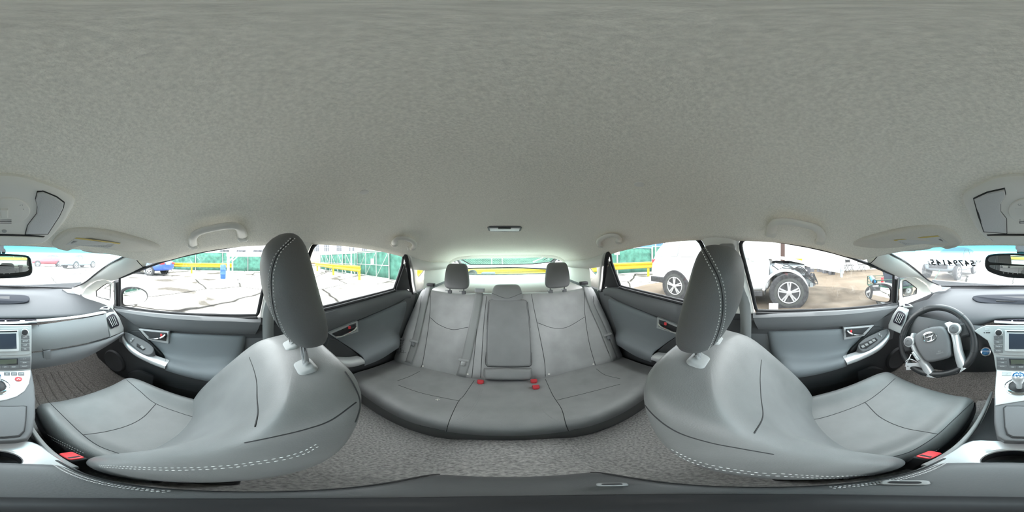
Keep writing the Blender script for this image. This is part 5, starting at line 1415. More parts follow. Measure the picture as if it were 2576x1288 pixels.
# ================================================================== the yard outside
def gp(px, py): return pZ(px, py, 0)
m = bpy.data.materials.new('yard'); m.use_nodes = True; nt = m.node_tree; M['yard'] = m; b = nt.nodes['Principled BSDF']
b.inputs['Roughness'].default_value = .95; b.inputs['Specular IOR Level'].default_value = .1
tc = nt.nodes.new('ShaderNodeTexCoord')
def noise(sc_, det=5, dist=0):
    n = nt.nodes.new('ShaderNodeTexNoise'); n.inputs['Scale'].default_value = sc_; n.inputs['Detail'].default_value = det; n.inputs['Distortion'].default_value = dist
    nt.links.new(tc.outputs['Object'], n.inputs['Vector']); return n
def ramp(src, e0, c0, e1, c1):
    r = nt.nodes.new('ShaderNodeValToRGB'); r.color_ramp.elements[0].position = e0; r.color_ramp.elements[1].position = e1
    r.color_ramp.elements[0].color = (*c0, 1); r.color_ramp.elements[1].color = (*c1, 1); nt.links.new(src, r.inputs[0]); return r
def mul(a, c):
    x = nt.nodes.new('ShaderNodeMix'); x.data_type = 'RGBA'; x.blend_type = 'MULTIPLY'; x.inputs[0].default_value = 1
    nt.links.new(a, x.inputs[6]); nt.links.new(c, x.inputs[7]); return x.outputs[2]
base = ramp(noise(.55, 6, .6).outputs['Fac'], .38, (.085, .076, .064), .47, (.40, .385, .355))
fine = ramp(noise(9, 6).outputs['Fac'], .3, (.72, .72, .72), .6, (1, 1, 1))
vo = nt.nodes.new('ShaderNodeTexVoronoi'); vo.feature = 'DISTANCE_TO_EDGE'; vo.inputs['Scale'].default_value = .33
wn = noise(1.4, 4); mp = nt.nodes.new('ShaderNodeMix'); mp.data_type = 'RGBA'; mp.inputs[0].default_value = .18
nt.links.new(tc.outputs['Object'], mp.inputs[6]); nt.links.new(wn.outputs['Color'], mp.inputs[7]); nt.links.new(mp.outputs[2], vo.inputs['Vector'])
crack = ramp(vo.outputs['Distance'], .006, (.08, .075, .07), .016, (1, 1, 1))
nt.links.new(mul(mul(base.outputs[0], fine.outputs[0]), crack.outputs[0]), b.inputs['Base Color'])
rows = [[V(x, y, 0) for x in (-120, -40, -15, 0, 15, 40, 120)] for y in (-120, -40, -15, 0, 15, 40, 120)]
g = MB().grid(rows).build('ground', 'yard', smooth=False); struct(g, 'pale cracked asphalt of the yard')

mat('soil', (.085, .07, .055), .95, spec=.1, var=.5, vs=1.3, det=8, bump=.3, bs=30)
mat('screen_green', (.06, .165, .128), .85, spec=.15, var=.35, vs=3.5, bump=.3, bs=14, det=8)
mat('pipe', (.33, .35, .33), .5, metal=.3)
mat('yellow', (.42, .30, .012), .5, var=.12, vs=6)
mat('paint_white', (.56, .57, .58), .3, spec=.5, coat=.4)
mat('paint_blue', (.02, .07, .33), .3, spec=.5, coat=.5, var=.2, vs=9)
mat('paint_red', (.40, .03, .045), .3, spec=.5, coat=.4)
mat('paint_silver', (.22, .26, .30), .3, spec=.5, metal=.3)
mat('paint_tan', (.30, .22, .15), .4)
mat('car_glass', (.13, .145, .15), .08, spec=.6)
mat('tyre', (.045, .047, .045), .85, var=.2, vs=30)
mat('liner', (.03, .03, .032), .9, var=.5, vs=18)
mat('alloy', (.42, .42, .43), .35, metal=.5)
mat('tail_red', (.35, .03, .04), .25)
mat('wall_white', (.50, .50, .49), .8, var=.04, vs=2)
mat('wall_cream', (.34, .31, .26), .85, var=.08, vs=2)
mat('wall_blue', (.09, .19, .33), .8, var=.12, vs=3)
mat('window_dark', (.07, .075, .09), .3, spec=.5, var=.3, vs=6)
mat('clutter', (.10, .10, .11), .8, var=.7, vs=2.5, det=8)
mat('drum_blue', (.03, .10, .28), .45, var=.25, vs=14)
mat('pipe_blue', (.03, .18, .38), .4)
mat('bag', (.20, .27, .36), .6, var=.6, vs=25)
mat('pole_brown', (.06, .035, .03), .8)
mat('steel_pale', (.30, .33, .35), .5, metal=.4, var=.3, vs=10)

sp_ = crow([V(x, y, .004) for x, y in ((-1.9, -1.6), (-1.5, .5), (-1.7, 2.6), (-2.6, 3.6), (-4.2, 3.0), (-5.6, 2.1), (-6.2, .4), (-5.8, -1.6), (-5.2, -3.2), (-3.4, -2.8))], 60, True)
sp_ = [p + V(rnd.uniform(-.12, .12), rnd.uniform(-.12, .12), 0) for p in sp_]
o = MB().prism(sp_, V(0, 0, .006)).build('dirt_patch', 'soil', smooth=False); struct(o, 'brown dirt patch on the ground around the wrecked car')
mat('sand', (.135, .108, .083), .95, spec=.1, var=.22, vs=1.1, det=8)
sp_ = crow([V(x, y, .002) for x, y in ((-1.3, -2.6), (-1.1, .8), (-1.4, 4.2), (-2.6, 7.0), (-6, 11), (-9.6, 12.5), (-10.2, 5.2), (-12.5, 3.0), (-12, -1), (-9, -3.4), (-5.4, -4.2), (-3, -3.6))], 70, True)
sp_ = [p + V(rnd.uniform(-.15, .15), rnd.uniform(-.15, .15), 0) for p in sp_]
o = MB().prism(sp_, V(0, 0, .001)).build('sand_patch', 'sand', smooth=False); struct(o, 'pale sandy ground in front of the white walls')
def fence(pts, h, label, gap=2.4, group=None, screen='screen_green', lift=.06):
    t = thing('screen_fence', label, 'fence', pts[0], group)
    posts = []
    for a, b_ in zip(pts, pts[1:]):
        a, b_ = Vector(a), Vector(b_); L = (b_ - a).length; k = max(1, round(L / gap)); d = (b_ - a) / k
        nn = V(-d.y, d.x, 0).normalized()
        if nn.dot(-a) < 0: nn = -nn
        for i in range(k):
            p, q = a + d * i, a + d * (i + 1)
            # slightly slack cloth: three strips with a shallow belly
            rows_ = []
            for s in range(9):
                f = s / 8
                rows_.append([p.lerp(q, f) + V(0, 0, z) - nn * (.03 + .03 * math.sin(math.pi * f) * math.sin(z * 2 + i)) for z in (lift, h * .25, h * .5, h * .75, h - .03)])
            MB().grid(rows_).build('screen_panel', screen, t, solid=.006)
            posts.append(p)
        MB().tube([a + V(0, 0, h), b_ + V(0, 0, h)], .022, 6).build('top_rail', 'pipe', t)
    posts.append(Vector(pts[-1]))
    for p in posts: MB().tube([p, p + V(0, 0, h + .05)], .03, 8).build('post', 'pipe', t)
    return t
fence([gp(330, 676), gp(430, 679), gp(560, 682.5), gp(690, 684), gp(770, 683)], 1.72, 'green privacy screen fence beyond the blue car and blue drum', 2.6)
fence([gp(806, 679), gp(862, 690), gp(899, 692)], 1.55, 'green screened fence behind the yellow rail and pipe gate', 2.5)
RF = [gp(899, 692), gp(979, 706), V(2.6, -6.9, 0), V(-2.2, -7.3, 0), gp(1554, 691), gp(1640, 684.5)]
fence(RF, 1.62, 'green screened chain link fence running behind the tailgate', 2.4)
fence([gp(1642, 684.5), gp(1720, 681), gp(1790, 678)], 1.70, 'green screen fence below the blue building behind the white car', 2.4)
# chain-link wire over the part seen through the tailgate
t = thing('chain_link_mesh', 'grey diamond chain link wire stretched over fence behind the tailgate', 'wire mesh', (0, -6.95, .2))
mb = MB()
for s in (1, -1):
    for i in range(-52, 53):
        x0 = i * .07
        mb.tube([V(x0 - s * .55, -6.75 + (x0) * .083, .35), V(x0 + s * .55, -6.75 + (x0) * .083, 1.62)], .0035, 3)
o = mb.build('wire', 'pipe', t); tag(o, kind='stuff')
MB().tube([V(.62, -6.68, 0), V(.62, -6.68, 1.75)], .028, 8).build('post', 'pipe', t)
def gate(a, b_, h, label, n_, flip=1, z0=.12):
    t = thing('pipe_gate', label, 'gate', a)
    a, b_ = Vector(a), Vector(b_)
    for z in (z0, h * .52, h): MB().tube([a + V(0, 0, z), b_ + V(0, 0, z)], .022, 6).build('rail', 'pipe', t)
    for i in range(n_ + 1):
        p = a.lerp(b_, i / n_); MB().tube([p + V(0, 0, z0), p + V(0, 0, h)], .022, 6).build('upright', 'pipe', t)
        if i < n_:
            q = a.lerp(b_, (i + 1) / n_)
            A_, B_ = (p, q) if flip > 0 else (q, p)
            MB().tube([A_ + V(0, 0, z0), B_ + V(0, 0, h)], .018, 6).build('brace', 'pipe', t)
    return t
q = lambda p, d: Vector(p) + V(-p.x, -p.y, 0).normalized() * d
gate(q(gp(899, 692), .2), q(gp(979, 706), .2), 1.52, 'galvanised pipe gate leaning on the green fence beside yellow rail end', 3, 1)
gate(q(gp(808, 679), .7), q(gp(893, 692), .7), 1.50, 'long galvanised pipe gate behind the yellow rail', 5, -1)
c = q(gp(937, 699), .5) + V(0, 0, 1.0)
d_ = V(-c.y, c.x, 0).normalized()
sg = MB().box(c, (.17, .012, .30), Matrix.Rotation(math.atan2(d_.y, d_.x), 3, 'Z')).build('notice_sign', 'white_plastic', smooth=False)
tag(sg, 'small white upright notice on the galvanised pipe gate', 'sign')
c = pY(1220, 639.5, -6.6); sg = MB().box(c, (.30, .012, .16)).build('notice_sign', 'white_plastic', smooth=False)
tag(sg, 'small white notice on the fence seen through the tailgate', 'sign')
for px, py, d_, wd, hh, lab in ((1552, 631, 8.2, .26, .38, 'white notice on a post behind the rear driver window'), (558, 641, 15.5, .22, .16, 'small white notice hung on the green fence above the blue drum')):
    c = pD(px, py, d_); u_ = V(-c.y, c.x, 0).normalized()
    t = thing('notice_sign', lab, 'sign', V(c.x, c.y, 0))
    MB().box(c, (wd, .012, hh), Matrix.Rotation(math.atan2(u_.y, u_.x), 3, 'Z')).build('plate', 'white_plastic', t, smooth=False)
    MB().tube([V(c.x * 1.005, c.y * 1.005, 0), V(c.x * 1.005, c.y * 1.005, c.z + hh / 2)], .022, 8).build('post', 'pipe', t)
for px, py, top, lab in ((1650, 686, 590, 'tall white lamp pole standing at the green fence beside white car'), (805, 683, 610, 'tall pale pole standing behind the far end of yellow rail'), (884, 701, 615, 'tall pale pole standing behind the middle of the yellow rail')):
    p = gp(px, py); z = pD(px, top, math.hypot(p.x, p.y)).z
    o = MB().tube([p, V(p.x, p.y, max(z, 2.2) + .6)], [.045, .035], 10).build('pole', 'wall_white'); tag(o, lab, 'pole')
# ------------------------------------------------------------------ yellow guard rails
def guard(pts, posts, label, h=.80):
    t = thing('guard_rail', label, 'guard rail', pts[0], 'yellow guard rails')
    P = [Vector(p) for p in pts]
    prof = [(-.0, -.155), (.045, -.12), (.045, -.075), (-.01, -.02), (-.01, .02), (.045, .075), (.045, .12), (0, .155)]
    rows_ = []
    for i, p in enumerate(P):
        d = (P[min(i + 1, len(P) - 1)] - P[max(i - 1, 0)]); nn = V(-d.y, d.x, 0).normalized()
        if nn.dot(-p) < 0: nn = -nn
        rows_.append([p + nn * a + V(0, 0, h - .155 + z) for a, z in prof])
    MB().grid(rows_).build('beam', 'yellow', t, solid=.012)
    for p in posts:
        p = Vector(p); away = V(p.x, p.y, 0).normalized() * .10
        MB().box(p + away + V(0, 0, h / 2 - .04), (.13, .13, h - .08), Matrix.Rotation(math.atan2(p.y, p.x), 3, 'Z')).build('post', 'yellow', t)
    return t
guard([gp(425, 686.5), gp(482, 688), gp(540, 689.5), gp(585, 690)], [gp(482, 688), gp(575, 690)], 'yellow guard rail between the blue car and blue drum', .82)
guard([gp(793, 681), gp(838, 692), gp(908, 707)], [gp(798, 682), gp(838.6, 692.5), gp(904, 705)], 'yellow guard rail in front of the galvanised gates', .78)
GB = [V(3.2, -5.0, 0), V(0, -5.1, 0), gp(1541, 705), gp(1665, 693)]
guard(GB, [V(2.5, -5.02, 0), gp(1235, 737), gp(1330, 733), gp(1631, 695.5)], 'long yellow guard rail behind the tailgate and white car', .80)

# ------------------------------------------------------------------ vehicles
def wheel_parts(t, T_, l, w_, r, wd, spokes=5, hub='alloy', side=1):
    c = T_(l, w_, r)
    ax = (T_(l, w_ + side, r) - c).normalized()
    up = V(0, 0, 1); fw = up.cross(ax).normalized()
    ty = MB().lathe([(r * .66, -wd * .95), (r * .93, -wd), (r, -wd * .85), (r, -.03), (r * .95, 0), (r * .72, .005), (r * .66, -.02)], c, ax, 36, caps=False).build('tyre', 'tyre', t)
    MB().lathe([(r * .68, .0), (r * .66, .012), (r * .61, .008), (r * .60, -.08), (.02, -.09)], c, ax, 36, caps=False).build('rim', hub, ty)
    MB().lathe([(r * .58, -.085), (.01, -.085)], c, ax, 24, caps=False).build('brake_shade', 'liner', ty)
    for k in range(spokes):
        for s in (-.13, .13):
            a = 2 * math.pi * k / spokes + math.pi / 2; a2 = a + s
            d0 = fw * math.cos(a + s * 1.6) + up * math.sin(a + s * 1.6); d1 = fw * math.cos(a2) + up * math.sin(a2)
            MB().bar(c + d0 * (r * .10), c + d1 * (r * .645), .034 * r / .36, .02, ax).build('spoke', hub, ty)
    MB().lathe([(r * .16, -.02), (r * .16, .012), (r * .09, .018), (.004, .018)], c, ax, 20).build('hub', hub, ty)
def body_ring(T_, s):
    l, zb, zbelt, zt, hw, ht = s
    half = [(hw * .86, zb), (hw * .98, zb + .12), (hw, lerp(zb, zbelt, .55)), (hw * .965, zbelt), (lerp(hw * .965, ht, .92), lerp(zbelt, zt, .92)), (ht * .86, zt), (ht * .4, zt + .02)]
    return [T_(l, w_, z) for w_, z in half] + [T_(l, -w_, z) for w_, z in reversed(half)]
def car(name, label, cat_, paint, o, f, near, stations, wheels, r, glass_polys, group=None, lights=(), spokes=5, extra=None):
    f = V(f[0], f[1], 0).normalized(); n_ = V(f.y, -f.x, 0)
    if n_.dot(V(near[0], near[1], 0)) < 0: n_ = -n_
    hw = max(s[4] for s in stations)
    o = Vector(o) - n_ * hw
    T_ = lambda l, w_, z: V(o.x, o.y, 0) + f * l + n_ * w_ + V(0, 0, z)
    t = thing(name, label, cat_, T_(sum(wheels) / 2, 0, 0), group)
    MB().loft([body_ring(T_, s) for s in stations], True, True).build('body', paint, t, sub=1)
    def sidew(l, z):
        S_ = stations
        for a, b_ in zip(S_, S_[1:]):
            if a[0] <= l <= b_[0]:
                q = (l - a[0]) / (b_[0] - a[0]); v = [lerp(x, y, q) for x, y in zip(a, b_)]; break
        else: v = S_[0] if l < S_[0][0] else S_[-1]
        k = max(0, min(1, (z - v[2]) / max(.05, (v[3] - v[2]) * .92)))
        return lerp(v[4] * .965, lerp(v[4] * .965, v[5], .92), k)
    for s in (1, -1):
        for poly in glass_polys:
            MB().prism([T_(l, s * (sidew(l, z) + .004), z) for l, z in poly], n_ * s * .008).build('window', 'car_glass', t, smooth=False)
        for l in wheels:
            c = T_(l, s * (hw - .02), r)
            MB().lathe([(r * 1.19, -.10), (r * 1.19, .0), (r * 1.12, .03), (r * .4, .02)], c, n_ * s, 32).build('wheel_arch', 'liner', t)
            wheel_parts(t, T_, l, s * (hw + .005), r, .20, spokes, side=s)
    for (l, w_, z), size, m_, nm in lights:
        for s in ((1, -1) if w_ else (1,)):
            MB().box(T_(l, s * w_, z), size, Matrix.Rotation(math.atan2(f.y, f.x), 3, 'Z')).build(nm, m_, t, bevel=.02)
    if extra: extra(t, T_, f, n_, sidew)
    return t
SUVS = [(-.93, .58, .92, .98, .78, .66), (-.90, .44, 1.0, 1.26, .86, .64), (-.74, .37, 1.06, 1.50, .90, .64), (-.42, .34, 1.08, 1.62, .92, .65), (.2, .32, 1.07, 1.68, .92, .66), (.9, .30, 1.05, 1.69, .92, .67),
        (1.45, .30, 1.03, 1.65, .92, .67), (1.92, .30, 1.01, 1.46, .92, .66), (2.22, .32, 1.0, 1.20, .92, .70), (2.40, .34, .98, 1.05, .90, .80)]
def suv_extra(t, T_, f, n_, sidew):
    rz = Matrix.Rotation(math.atan2(f.y, f.x), 3, 'Z')
    # bent bonnet, raised at the cowl
    rows_ = []
    for l, z, hw in ((2.28, 1.10, .72), (2.5, 1.11, .78), (2.8, 1.06, .79), (3.1, .99, .76), (3.38, .89, .60)):
        rows_.append([T_(l + (.05 if abs(k) < .5 else 0), k * hw, z + .03 * (1 - k * k)) for k in (-1, -.6, -.2, .2, .6, 1)])
    MB().grid(rows_).build('bonnet', 'paint_white', t, solid=.02)
    for s in (1, -1):
        # bare fender apron, outer arch lip and black liner
        arc = [T_(2.69 + .47 * math.cos(a), s * .86, .37 + .47 * math.sin(a)) for a in [R(5 + 170 * i / 24) for i in range(25)]]
        MB().tube(arc, .035, 8, flat=1.6).build('arch_lip', 'paint_white', t)
        arc = [[T_(2.69 + .455 * math.cos(a), s * w_, .37 + .455 * math.sin(a)) for w_ in (.45, .70, .90)] for a in [R(-8 + 196 * i / 24) for i in range(25)]]
        MB().grid(arc).build('wheel_liner', 'liner', t, solid=.01)
        MB().grid([[T_(l, s * w_, z) for l in (2.35, 2.6, 2.9, 3.12)] for w_, z in ((.80, .72), (.76, .90), (.66, .98))]).build('fender_apron', 'steel_pale', t, solid=.01)
        MB().bar(T_(2.45, s * .72, .96), T_(3.18, s * .70, .80), .07, .07).build('upper_rail', 'paint_white', t)
        MB().bar(T_(3.10, s * .55, .55), T_(3.36, s * .55, .50), .12, .14).build('crash_box', 'steel_pale', t)
        MB().box(T_(3.18, s * .66, .78), (.16, .12, .22), rz).build('lamp_bracket', 'clutter', t)
    MB().box(T_(3.20, 0, .62), (.10, 1.15, .52), rz).build('radiator', 'steel_pale', t)
    MB().box(T_(3.08, 0, .66), (.10, 1.25, .62), rz).build('fan_shroud', 'liner', t)
    MB().box(T_(3.30, 0, .47), (.08, 1.3, .10), rz).build('bumper_beam', 'steel_pale', t)
    MB().box(T_(2.75, .1, .72), (.55, .8, .36), rz).build('engine', 'clutter', t, bevel=.05)
    for k in range(5):
        w0 = .75 - .08 * k
        MB().tube(crow([T_(2.4 + .06 * k, w0, .94), T_(2.7, .84, .78 + .05 * k), T_(3.0, .80, .92 - .03 * k), T_(3.25 + .04 * k, .78, .70 - .05 * k), T_(3.34, .70, .60 + .04 * k)], 24), .010, 6).build('wiring', 'liner', t)
    for k in range(4):
        MB().box(T_(3.30 + .02 * k, .70 - .03 * k, .82 - .11 * k), (.09, .06, .07), rz @ Matrix.Rotation(.4 * k, 3, 'Y')).build('broken_clip', 'clutter', t)
    MB().box(T_(2.0, .95, 1.10), (.14, .18, .13), rz).build('side_mirror', 'paint_white', t, bevel=.04)
    MB().bar(T_(-.55, .60, 1.66), T_(1.35, .62, 1.72), .03, .03).build('roof_rail', 'silver_satin', t)
    MB().box(T_(-.62, .90, .48), (.5, .04, .16), rz).build('bumper_corner', 'liner', t, bevel=.02)
    MB().bar(T_(.45, .925, .34), T_(2.2, .925, .34), .05, .12).build('sill', 'liner', t, bevel=.015)
    MB().bar(T_(.88, .935, .4), T_(.88, .935, 1.02), .012, .012).build('door_gap', 'seam_dark', t)
A_, B_ = gp(1697, 752), gp(1985, 776)
fd = (B_ - A_)
car('wrecked_suv', 'white wrecked sport utility vehicle with bent bonnet and stripped front end', 'car', 'paint_white', A_, (fd.x, fd.y), (1, 0), SUVS, (0, fd.length), .36,
    [[(-.62, 1.14), (-.48, 1.46), (.06, 1.54), (.06, 1.14)], [(.12, 1.13), (.12, 1.55), (.84, 1.58), (.84, 1.12)], [(.93, 1.12), (.93, 1.58), (1.40, 1.54), (1.78, 1.33), (2.02, 1.08)]],
    lights=[((-.80, .79, 1.0), (.20, .09, .12), 'tail_red', 'tail_lamp')], extra=suv_extra)
c = gp(1946, 779) ; u_ = V(-c.y, c.x, 0).normalized()
nb = MB().box(V(c.x, c.y, .11), (.19, .05, .14), Matrix.Rotation(math.atan2(u_.y, u_.x), 3, 'Z')).build('white_box', 'white_plastic', bevel=.004)
nb.location.z = -.04
tag(nb, 'small white box on the ground beside the wrecked car front wheel', 'box')
SEDAN = [(-.95, .40, .80, .86, .72, .62), (-.88, .34, .90, .98, .84, .66), (-.55, .30, .94, 1.06, .88, .62), (-.15, .28, .94, 1.28, .89, .60), (.35, .27, .93, 1.43, .89, .60), (1.0, .27, .92, 1.46, .89, .60), (1.55, .27, .91, 1.34, .89, .60),
         (2.05, .28, .90, 1.05, .89, .66), (2.25, .28, .88, .96, .88, .72), (2.9, .30, .80, .86, .86, .72), (3.35, .36, .68, .72, .78, .60), (3.48, .42, .60, .62, .62, .5)]
SG = [[(-.28, 1.0), (.15, 1.33), (.42, 1.36), (.42, .98)], [(.50, .98), (.50, 1.37), (1.0, 1.40), (1.0, .97)], [(1.08, .97), (1.08, 1.39), (1.45, 1.32), (1.95, .98)]]
p = gp(375, 693.5)
car('blue_sedan', 'bright blue sedan parked tail towards the yard before green fence', 'car', 'paint_blue', V(p.x, p.y, 0), (.10, 1), (-1, 0), SEDAN, (0, 2.65), .33, SG,
    lights=[((-.84, .62, .84), (.22, .40, .14), 'tail_red', 'tail_lamp'), ((-.93, 0, .80), (.03, .5, .12), 'white_plastic', 'number_plate'), ((-.80, 0, 1.12), (.16, 1.3, .03), 'paint_blue', 'rear_wing')])
p = gp(150, 671); car('red_car', 'red sedan parked far across the yard beyond the windscreen', 'car', 'paint_red', V(p.x, p.y, 0), (-1, .25), (0, -1), SEDAN, (0, 2.65), .33, SG)
p = gp(192, 676); car('silver_pickup', 'pale pickup parked beside the red car', 'car', 'paint_silver', V(p.x, p.y, 0), (.95, .3), (0, -1), SEDAN, (0, 2.8), .36, SG)
p = gp(2452, 688); q_ = gp(2412, 704)
car('silver_suv', 'pale blue silver sport utility vehicle facing the car beyond the windscreen', 'car', 'paint_silver', V(p.x, p.y, 0), (q_.x - p.x, q_.y - p.y), (1, 0), SUVS[:-1] + [(2.40, .34, .98, 1.08, .91, .80), (2.8, .34, .94, 1.02, .90, .78), (3.25, .36, .86, .93, .88, .74), (3.45, .42, .74, .80, .80, .66)], (0, (q_ - p).length), .37,
    [[(-.62, 1.14), (-.48, 1.46), (.06, 1.54), (.06, 1.14)], [(.12, 1.13), (.12, 1.55), (.84, 1.58), (.84, 1.12)], [(.93, 1.12), (.93, 1.58), (1.40, 1.54), (1.78, 1.33), (2.02, 1.08)]],
    lights=[((3.40, .66, .80), (.12, .34, .14), 'white_plastic', 'head_lamp'), ((3.46, 0, .66), (.06, 1.0, .2), 'liner', 'grille')])
p = gp(812, 676); car('tan_car', 'tan car parked behind the far end of the yellow rail', 'car', 'paint_tan', V(p.x * 1.35, p.y * 1.35, 0), (.6, .8), (-1, 0), SEDAN, (0, 2.65), .33, SG)

# ------------------------------------------------------------------ buildings
def wall_box(name, label, a, b_, h, m_, depth=3.0, cat_='building', z0=0.0, windows=(), wm='window_dark', ribs=0, roof=None):
    a, b_ = Vector(a), Vector(b_); d = (b_ - a); L = d.length; d = d / L; nn = V(-d.y, d.x, 0)
    if nn.dot(-a) < 0: nn = -nn
    t = thing(name, label, cat_, V(a.x, a.y, 0))
    P = lambda s, z, off=0.0: a + d * s + V(0, 0, z) + nn * off
    MB().loft([[P(0, z), P(L, z), P(L, z, -depth), P(0, z, -depth)] for z in (z0, h)], True, True).build('wall', m_, t, smooth=False)
    for s0, s1, za, zb in windows:
        fr_ = MB().prism([P(s0, za), P(s1, za), P(s1, zb), P(s0, zb)], nn * .05).build('window', 'wall_white', t, smooth=False)
        MB().prism([P(s0 + .06, za + .06, .05), P(s1 - .06, za + .06, .05), P(s1 - .06, zb - .06, .05), P(s0 + .06, zb - .06, .05)], nn * .01).build('pane', wm, fr_, smooth=False)
        mb = MB()
        for k in (1, 2): mb.bar(P(lerp(s0, s1, k / 3), za, .07), P(lerp(s0, s1, k / 3), zb, .07), .03, .03, nn)
        mb.bar(P(s0, (za + zb) / 2, .07), P(s1, (za + zb) / 2, .07), .03, .03, nn)
        mb.build('glazing_bar', 'wall_white', fr_)
    for k in range(ribs):
        MB().bar(P(L * (k + .5) / ribs, z0 + .05, .01), P(L * (k + .5) / ribs, h, .01), .04, .03, nn).build('rib', m_, t)
    if roof: MB().prism([P(-.4, h, .5), P(L + .4, h, .5), P(L + .4, h + .2, .5), P(-.4, h + .2, .5)], -nn * (depth + 1)).build('roof', roof, t, smooth=False)
    return t, P
# cream building past the gates
a = pD(1030, 650, 34); b_ = pD(772, 650, 34)
L = (Vector((b_.x, b_.y, 0)) - Vector((a.x, a.y, 0))).length
wall_box('cream_building', 'long cream building with dark windows beyond the pipe gates', V(a.x, a.y, 0), V(b_.x, b_.y, 0), 7.0, 'wall_cream', 6,
         windows=[(L * f - .55, L * f + .55, 2.5, 4.1) for f in (.16, .30, .44, .56, .68, .80, .90)])
# warehouse with a red-lettered board past the screen fence
a = pD(700, 650, 40); b_ = pD(400, 650, 36)
t, P = wall_box('warehouse', 'pale warehouse with red lettered board beyond the green fence', V(a.x, a.y, 0), V(b_.x, b_.y, 0), 3.6, 'wall_white', 6)
c = pD(527, 633.5, 37.2); u_ = V(-(c.y), c.x, 0).normalized(); u_ = u_ if u_.dot(ray(560, 640)) > 0 else -u_
text('lettering', 'Under', .95, c, u_, V(0, 0, 1), 'paint_red', t, .02)
a = pD(690, 650, 30); b_ = pD(565, 650, 30)
o = MB()
for k in range(4):
    f0 = k / 3
    p = V(lerp(a.x, b_.x, f0), lerp(a.y, b_.y, f0), 0)
    t = thing('stacked_scrap', 'dark jumbled stack of parts showing above the green fence', 'scrap', p, 'scrap stacks beyond the fence')
    for j in range(3):
        MB().box(p + V(rnd.uniform(-.2, .2), rnd.uniform(-.2, .2), .5 + j * .9), (1.6, 1.6, .85), Matrix.Rotation(rnd.uniform(-.4, .4), 3, 'Z')).build('block', 'clutter', t, bevel=.1)
# blue building with a white script sign and brown chimney
a = pD(1598, 640, 22); b_ = pD(1800, 640, 22)
t, P = wall_box('blue_building', 'tall blue clad building with white script sign beyond the fence', V(a.x, a.y, 0), V(b_.x, b_.y, 0), 8.0, 'wall_blue', 5, ribs=40)
c = pD(1673, 607.5, 21.2); u_ = V(c.y, -c.x, 0).normalized(); u_ = u_ if u_.dot(ray(1700, 620)) > 0 else -u_
text('lettering', 'Crysler', .85, c, u_, V(0, 0, 1), 'white_plastic', t, .03)
MB().bar(pD(1668, 616, 21.2), pD(1684, 616, 21.2), .16, .1).build('sign_rule', 'white_plastic', t)
c = pD(1689, 640, 20.8); MB().box(V(c.x, c.y, 4), (.75, .75, 8)).build('chimney', 'paint_tan', t, smooth=False)
# white shed across the driver side, its end facing the yard
a = gp(2117, 697.5); b_ = V(-13.4, 3.3, 0)
t, P = wall_box('white_panel_wall', 'large plain white panel wall on short legs behind the wrecked car', V(a.x, a.y, 0), b_, 4.2, 'wall_white', .15, cat_='wall', z0=.20)
MB().bar(V(a.x, a.y, 0), V(a.x, a.y, .5), .10, .10, (0, 1, 0)).build('landing_leg', 'steel_pale', t)
for s in (1.2, 2.0, 2.8): MB().box(P(s, .10, -.1), (.3, .3, .2)).build('support_block', 'clutter', t)
t, P = wall_box('white_building', 'white clad building with yellow band behind the wrecked car', V(-16, 4.5, 0), V(-15.5, -6.5, 0), 6, 'wall_white', 3, ribs=14, windows=[(6.0, 6.8, 1.9, 2.15)])
c = pD(1987, 653, 14.6); d2 = pD(2032, 653, 14.6)
MB().bar(c, d2, .05, .16).build('yellow_band', 'yellow', t)
p = pD(1969, 645, 12.4); o = MB().box(V(p.x, p.y, 2.6), (.30, .30, 5.2)).build('pillar_post', 'pole_brown', bevel=.02); tag(o, 'dark brown post standing before the white clad building', 'post')
w0, w1 = V(-10.9, 4.6, 0), V(-9.6, 13, 0)
t, P = wall_box('office_building', 'white office wall with gridded window behind the folding chairs', w0, w1, 3.4, 'wall_white', 3, windows=[(.55, 2.0, 1.02, 2.1)])
# ------------------------------------------------------------------ folding chairs by the office
def chair_(base, ang, lab):
    t = thing('folding_chair', lab, 'chair', base, 'folding chairs by the office')
    m_ = Matrix.Rotation(ang, 3, 'Z'); T_ = lambda x, y, z: Vector(base) + m_ @ V(x, y, z)
    for s in (-.21, .21):
        MB().tube([T_(s, .22, 0), T_(s, -.16, .60), T_(s, -.20, .80)], .013, 6).build('leg', 'plastic_black', t)
        MB().tube([T_(s, -.24, 0), T_(s, .18, .44)], .013, 6).build('leg', 'plastic_black', t)
    MB().box(T_(0, .03, .45), (.40, .38, .025), m_).build('seat', 'plastic_black', t, bevel=.008)
    MB().box(T_(0, -.19, .72), (.42, .03, .18), m_).build('backrest', 'plastic_black', t, bevel=.012)
    MB().tube(crow([T_(-.21, -.20, .78), T_(-.15, -.21, .84), T_(.15, -.21, .84), T_(.21, -.20, .78)], 14), .013, 6).build('back_hoop', 'plastic_black', t)
    MB().tube([T_(-.21, .13, .14), T_(.21, .13, .14)], .010, 6).build('cross_bar', 'plastic_black', t)
for px, py, a, lab in ((2119, 686, -70, 'black folding chair half hidden by the end of the white panel wall'), (2137, 683.5, -75, 'black folding chair standing between the other two chairs'), (2167, 682.5, -80, 'black folding chair standing apart beyond the gridded window')): chair_(gp(px, py), R(a), lab)
